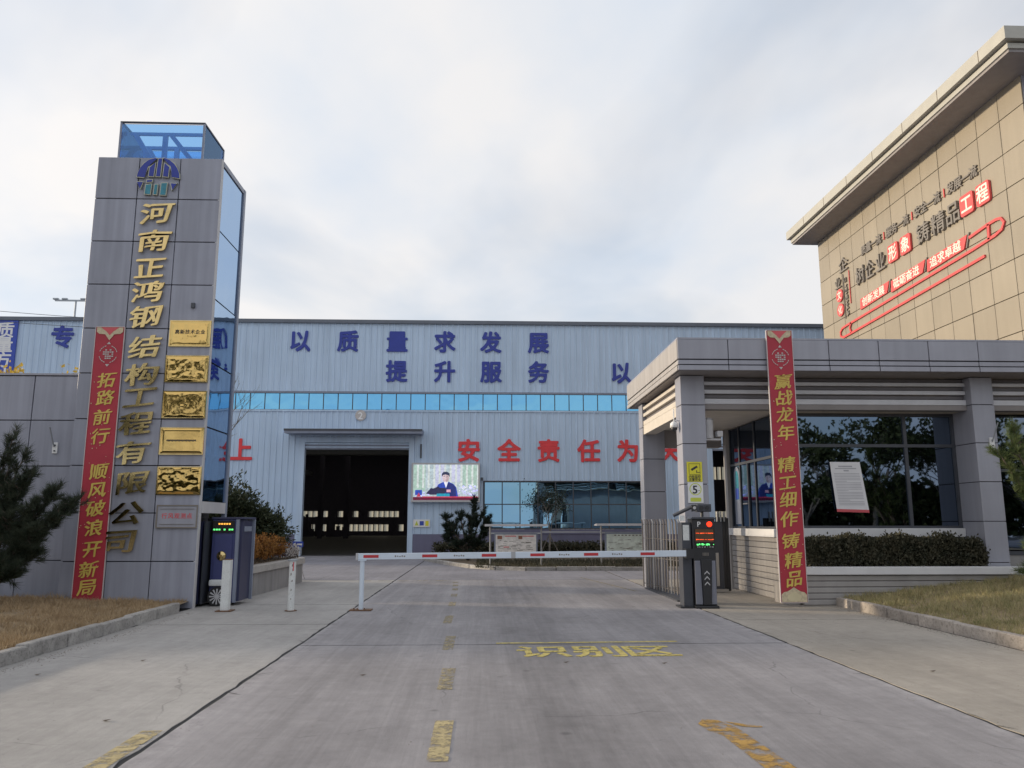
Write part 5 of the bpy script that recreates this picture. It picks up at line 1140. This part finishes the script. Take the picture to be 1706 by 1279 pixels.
# juniper and the rest in the corner planter
shrub('juniper_bush', (-6.6, 21.6, .66), (-6.7, 21.7, 1.55), (.95, .8, 1.0), 820, 14, .13, .016, 'juniper', 'tall dark green bush behind the gate head in the corner planter', 'bush', 8, .06, .06, rough=.55, shell=.3)
shrub('juniper_bush', (-5.85, 22.0, .66), (-5.85, 22.0, 1.35), (.62, .5, .62), 420, 14, .12, .015, 'juniper', 'lower dark green bush on the right side of the corner planter', 'bush', 9, .05, .05, rough=.55, shell=.3)
def stems(name, m, boxr, n, hr_, lab, cat, seed, lean=.25, wid=.006, leaves=5, leaf=.05):
    rnd = random.Random(seed); x0, x1, y0, y1, z = boxr; s = thing(name, ((x0 + x1) / 2, (y0 + y1) / 2, z), lab, cat); mb = MB(); pts = []
    for _ in range(n):
        x, y = rnd.uniform(x0, x1), rnd.uniform(y0, y1); h = rnd.uniform(*hr_) * (1 - .35 * abs((x - (x0 + x1) / 2) / (x1 - x0) * 2) ** 2); e = Vector((x + rnd.gauss(0, lean) * h, y + rnd.gauss(0, lean) * h, z + h)); mb.tube([(x, y, z), Vector((x, y, z)).lerp(e, .5) + Vector((0, 0, .03)), e], [wid, wid * .7, wid * .3], 4, False)
        for _k in range(leaves): t = rnd.uniform(.35, 1); pts.append(Vector((x, y, z)).lerp(e, t))
    mb.build('stem', 'bark', s); link('crown', crown_mesh(pts, 4, .03, leaf, leaf * .22, None, seed), m, s)
stems('copper_shrub', 'orange_leaf', (-5.95, -5.15, 18.2, 21.6, .66), 420, (.35, .68), 'copper brown leafy shrub along the corner planter', 'shrub', 12, .3, .005, 9, .06)
stems('twiggy_shrub', 'banner_grey', (-5.1, -4.95, 21.3, 22.5, .66), 60, (.2, .42), 'pale grey twiggy shrub at the rounded end of the corner planter', 'shrub', 13, .3, .006, 4, .04)
# hedge in the window planter
hd = thing('hedge', (8.35, 16.3, .66), 'dark clipped hedge in the planter under the guard house window', 'hedge')
rnd = random.Random(31); pts = []
for _ in range(2600):
    x = rnd.uniform(6.4, 10.15); y = rnd.uniform(16.06, 16.62); top = 1.27 + .16 * mnoise.noise(Vector((x * 2.2, 0, 3))) + .10 * mnoise.noise(Vector((x * 7, y * 4, 3))) - (.25 * max(0, (x - 9.9) / .25) ** 2); z = .68 + (top - .68) * rnd.random() ** .6
    if rnd.random() < .5: y = 16.06 + rnd.random() * .1
    pts.append((x, y, z))
mb = MB()
for k in range(26): x = 6.5 + 3.6 * k / 25; mb.tube([(x, 16.3, .66), (x + rnd.gauss(0, .05), 16.3, 1.0), (x + rnd.gauss(0, .12), 16.25, 1.22)], [.02, .014, .006], 5)
mb.build('stem', 'bark', hd); link('crown', crown_mesh(pts, 9, .035, .06, .013, None, 31), 'hedge_leaf', hd)
# low hedge on the island
hd = thing('hedge', (3.5, 33, .09), 'low dark hedge on the island behind the notice boards', 'hedge'); rnd = random.Random(33); pts = [(rnd.uniform(-2.2, 9.2), rnd.uniform(38.2, 39.0), .1 + .45 * rnd.random() ** .5) for _ in range(1500)]
link('crown', crown_mesh(pts, 8, .08, .12, .03, None, 33), 'hedge_leaf', hd)
mb = MB()
for k in range(30): mb.tube([(-2.1 + .38 * k, 38.6, .09), (-2.1 + .38 * k + rnd.gauss(0, .1), 38.6, .45)], [.02, .008], 5)
mb.build('stem', 'bark', hd)
blades('ground_cover', 'hedge_leaf', 9000, lambda: (random.uniform(-.2, 9.3), random.uniform(27.7, 33)), lambda x, y: .09, .04, .12, .015, 'low dark ground cover on the island before the warehouse', 'ground cover')
# bare trees
def bare_tree(name, base, h, lab, seed, spread=.5, r0=.06, m='bark_grey', depth=4, leafm=None, leafn=0, leaf=.08, group=None, start=.35):
    rnd = random.Random(seed); s = thing(name, base, lab, 'tree', group); mt = MB(); mc = MB(); tips = []
    def grow(p, d, l, r, lv):
        e = p + d * l; m1 = p.lerp(e, .5) + Vector((rnd.gauss(0, .03), rnd.gauss(0, .03), 0)) * l
        mc.tube([p, m1, e], [r, r * .8, r * .6], 6 if lv < 2 else 4, False)
        if lv >= depth: tips.append(e); return
        for _ in range(rnd.choice((2, 3, 3))):
            nd = (d + Vector((rnd.gauss(0, spread), rnd.gauss(0, spread), rnd.gauss(.12, spread * .6)))).normalized(); grow(p.lerp(e, rnd.uniform(.55, 1)), nd, l * rnd.uniform(.55, .8), r * .58, lv + 1)
        if lv > 1: tips.append(e)
    b = Vector(base); t1 = b + Vector((.03, 0, h * start)); mt.tube([b, b.lerp(t1, .5) + Vector((.02, .01, 0)), t1], [r0, r0 * .9, r0 * .75], 9)
    for _ in range(4): grow(t1 + Vector((0, 0, -rnd.random() * h * .08)), Vector((rnd.gauss(0, spread * .8), rnd.gauss(0, spread * .8), 1)).normalized(), h * (1 - start) * .38, r0 * .6, 0)
    mt.build('trunk', m, s, smooth=True); mc.build('branches' if leafm else 'crown', m, s, smooth=True)
    if leafm:
        pts = [t + Vector((rnd.gauss(0, .15), rnd.gauss(0, .15), rnd.gauss(0, .15))) for t in tips for _ in range(leafn)]; link('crown', crown_mesh(pts, 4, .12, leaf, leaf * .3, None, seed), leafm, s)
    return s
bare_tree('bare_tree', (-7.35, 22.3, .66), 5.6, 'thin leafless tree showing at the right edge of the tower', 41, .38, .05)
bare_tree('yellow_tree', (-13.9, 25.5, 0), 7.1, 'small tree with yellow leaves peeping over the wing wall', 42, .45, .07, leafm='yellow_leaf', leafn=2, leaf=.13)
yt = bare_tree('young_tree', (3.1, 37.2, .09), 3.3, 'young thin tree propped by stakes in front of the shop window', 43, .42, .035, leafm='pine_dark', leafn=1, leaf=.07)
for k in range(3):
    a = 2.1 * k + .4; MB().tube([(3.1 + .55 * math.cos(a), 37.2 + .4 * math.sin(a), .09), (3.1, 37.2, 1.05)], .022, 6).build('stake', 'bark_grey', yt)
# street trees behind the photographer (seen in the gatehouse window and in the gold plaques)
for i, (x, y, h) in enumerate(((-25, -14, 12), (-20, -13, 14), (-15.5, -14.5, 14), (9.5, -14, 5.2), (19.5, -14.5, 9), (24.5, -16, 9.5), (29.5, -15, 9.5), (35, -16, 9))):
    bare_tree('street_tree', (x, y, -.02), h, 'leafy street tree across the road, seen only mirrored in glass and plaques', 50 + i, .5, .13, leafm='street_leaf', leafn=2, leaf=.26, group='street trees across the road', start=.22)
for i, sx_ in enumerate((-33, -26.8, -20.6, -14.4, 17, 23, 29, 35.5)):  # unseen shrubs, added to darken reflections in glass and plaques
    shrub('added_shrub', (sx_, -18, -.02), (sx_, -18, 2.0), (3.6, 1.5, 2.0), 420, 9, .5, .12, 'street_leaf', 'broad evergreen shrub added out of view to darken the mirrored scene', 'shrub', 70 + i, .25, .12, 'added evergreen shrubs out of view')

# ------------------------------------------------------------------ notice boards, lamp, wires, small things
def board(x0, x1, y, zt, m, lab, kind):
    t = thing('notice_board', ((x0 + x1) / 2, y, .09), lab, 'notice board', 'roofed notice boards on the island')
    for x in (x0 + .08, x1 - .08): MB().tube([(x, y, .05), (x, y, zt)], .032, 8).build('post', 'steel', t)
    MB().prism([(y - .35, zt), (y + .35, zt), (y + .35, zt + .05), (y - .35, zt + .08)], lambda a, b, d: (d, a, b), x0 - .12, x1 + .12).build('roof', 'trim_light', t, fix=True)
    box('rail', 'steel', t, x0 + .08, x1 - .08, y - .025, y + .025, zt - .27, zt - .22)
    box('case', 'steel_blue_grey', t, x0 + .22, x1 - .22, y - .05, y + .05, .48, zt - .24); box('sheet', m, t, x0 + .27, x1 - .27, y - .058, y - .051, .53, zt - .29)
    rnd = random.Random(int(x0 * 10)); mb = MB(); red = MB(); W = x1 - x0 - .6
    for k in range(34):
        a = x0 + .32 + rnd.random() * (W - .25); z = .58 + rnd.random() * (zt - .29 - .53 - .25); mb.box(a, a + rnd.uniform(.05, .24), y - .0605, y - .0585, z, z + rnd.uniform(.008, .02))
    mb.build('print', 'letter_grey', t)
    if kind: red.box(x0 + .6, x0 + 1.0, y - .061, y - .0585, zt - .36, zt - .33); red.box(x1 - .75, x1 - .35, y - .061, y - .0585, zt - .36, zt - .33); red.box(x0 + .55, x0 + .75, y - .061, y - .0585, .72, .75); red.build('red_print', 'letter_red', t); box('picture_print', 'poster_brown', t, x0 + .33, x0 + .50, y - .062, y - .0585, zt - .45, zt - .33); box('picture_print', 'poster_brown', t, x0 + 1.08, x0 + 1.22, y - .062, y - .0585, zt - .45, zt - .33)
    else:
        for k in range(9): red.box(x0 + .55 + .13 * k, x0 + .62 + .13 * k, y - .061, y - .0585, zt - .36, zt - .32)
        red.build('title_print', 'letter_grey', t)
board(.22, 2.20, 29.0, 1.46, 'poster_cream', 'roofed notice board with cream newspaper sheet left of the other board', 1)
board(4.22, 6.40, 29.2, 1.48, 'poster_green', 'roofed notice board with pale green plan beside the gatehouse pillar', 0)
for x0, x1 in ((2.3, 4.15),):
    t = thing('board_rail', ((x0 + x1) / 2, 29.1, 1.2), 'thin steel rail joining the two notice boards', 'rail'); box('bar', 'steel', t, x0 - .18, x1 + .15, 29.05, 29.09, 1.24, 1.28)
t = thing('light_mast', (-55.8, 108, 0), 'thin light mast with crossbar rising behind the warehouse roof', 'light mast')
MB().tube([(-55.8, 108, 0), (-55.8, 108, 31.6)], [.28, .13], 10).build('pole', 'galv', t); box('crossbar', 'galv', t, -58.6, -54.3, 107.9, 108.1, 31.45, 31.65)
for x in (-58.5, -57.3, -54.8): box('lamp_head', 'galv', t, x - .35, x + .35, 107.8, 108.2, 31.66, 31.86, .02)
for k, (z0, z1) in enumerate(((13.6, 10.6), (12.9, 10.2))):
    t = MB().tube([(-40 + 25 * q / 14 + 4 * 0, 36 + 0 * q, z0 + (z1 - z0) * q / 14 - .5 * math.sin(math.pi * q / 14)) for q in range(15)], .012, 5).build('power_cable', 'frame_dark'); tag(t, ('upper thin cable sagging across the sky at the far left', 'lower thin cable sagging across the sky at the far left')[k], 'cable', 'cables at the far left')
t = thing('blue_sign_stand', (-5.0, 23.6, 0), 'small blue sign on a thin tripod stand beside the warehouse door', 'sign')
box('board', 'sign_blue', t, -5.42, -5.13, 23.585, 23.60, .90, 1.06); box('print', 'white', t, -5.31, -5.16, 23.582, 23.585, .96, 1.00); MB().tube([(-5.37, 23.584, .98), (-5.37, 23.580, .98)], .035, 12).build('round_print', 'white', t)
MB().tube([(-5.27, 23.6, .62), (-5.27, 23.6, .90)], .010, 6).build('stem', 'steel', t)
for dx, dy in ((-.2, .1), (.2, .1), (0, -.2)): MB().tube([(-5.27 + dx, 23.6 + dy, .0), (-5.27, 23.6, .64)], .010, 6).build('leg', 'steel', t)
spots = [(-3.95, 9.9, 'dry leaf beside the kerb at the left, nearest the lawn'), (-4.7, 9.05, 'dry leaf nearest the left kerb stones'), (-3.05, 7.0, 'dark dry leaf on the left slab near the bottom'), (-1.25, 8.9, 'dark dry leaf left of the second lane dash'), (2.1, 9.5, 'small dark leaf on the lane right of the painted characters'), (.98, 9.6, 'small dark leaf just below the painted characters'), (4.9, 8.9, 'small dark leaf on the right slab')]
for i, (x, y, lab) in enumerate(spots):
    rnd = random.Random(i); s = .035; mb = MB(); mb.add([(x - s, y, .012), (x, y - s * .5, .006), (x + s * 1.2, y, .02), (x, y + s * .6, .010)], [(0, 1, 2), (0, 2, 3)]); tag(mb.build('dry_leaf', 'bark'), lab, 'leaf', 'dry leaves on the drive')
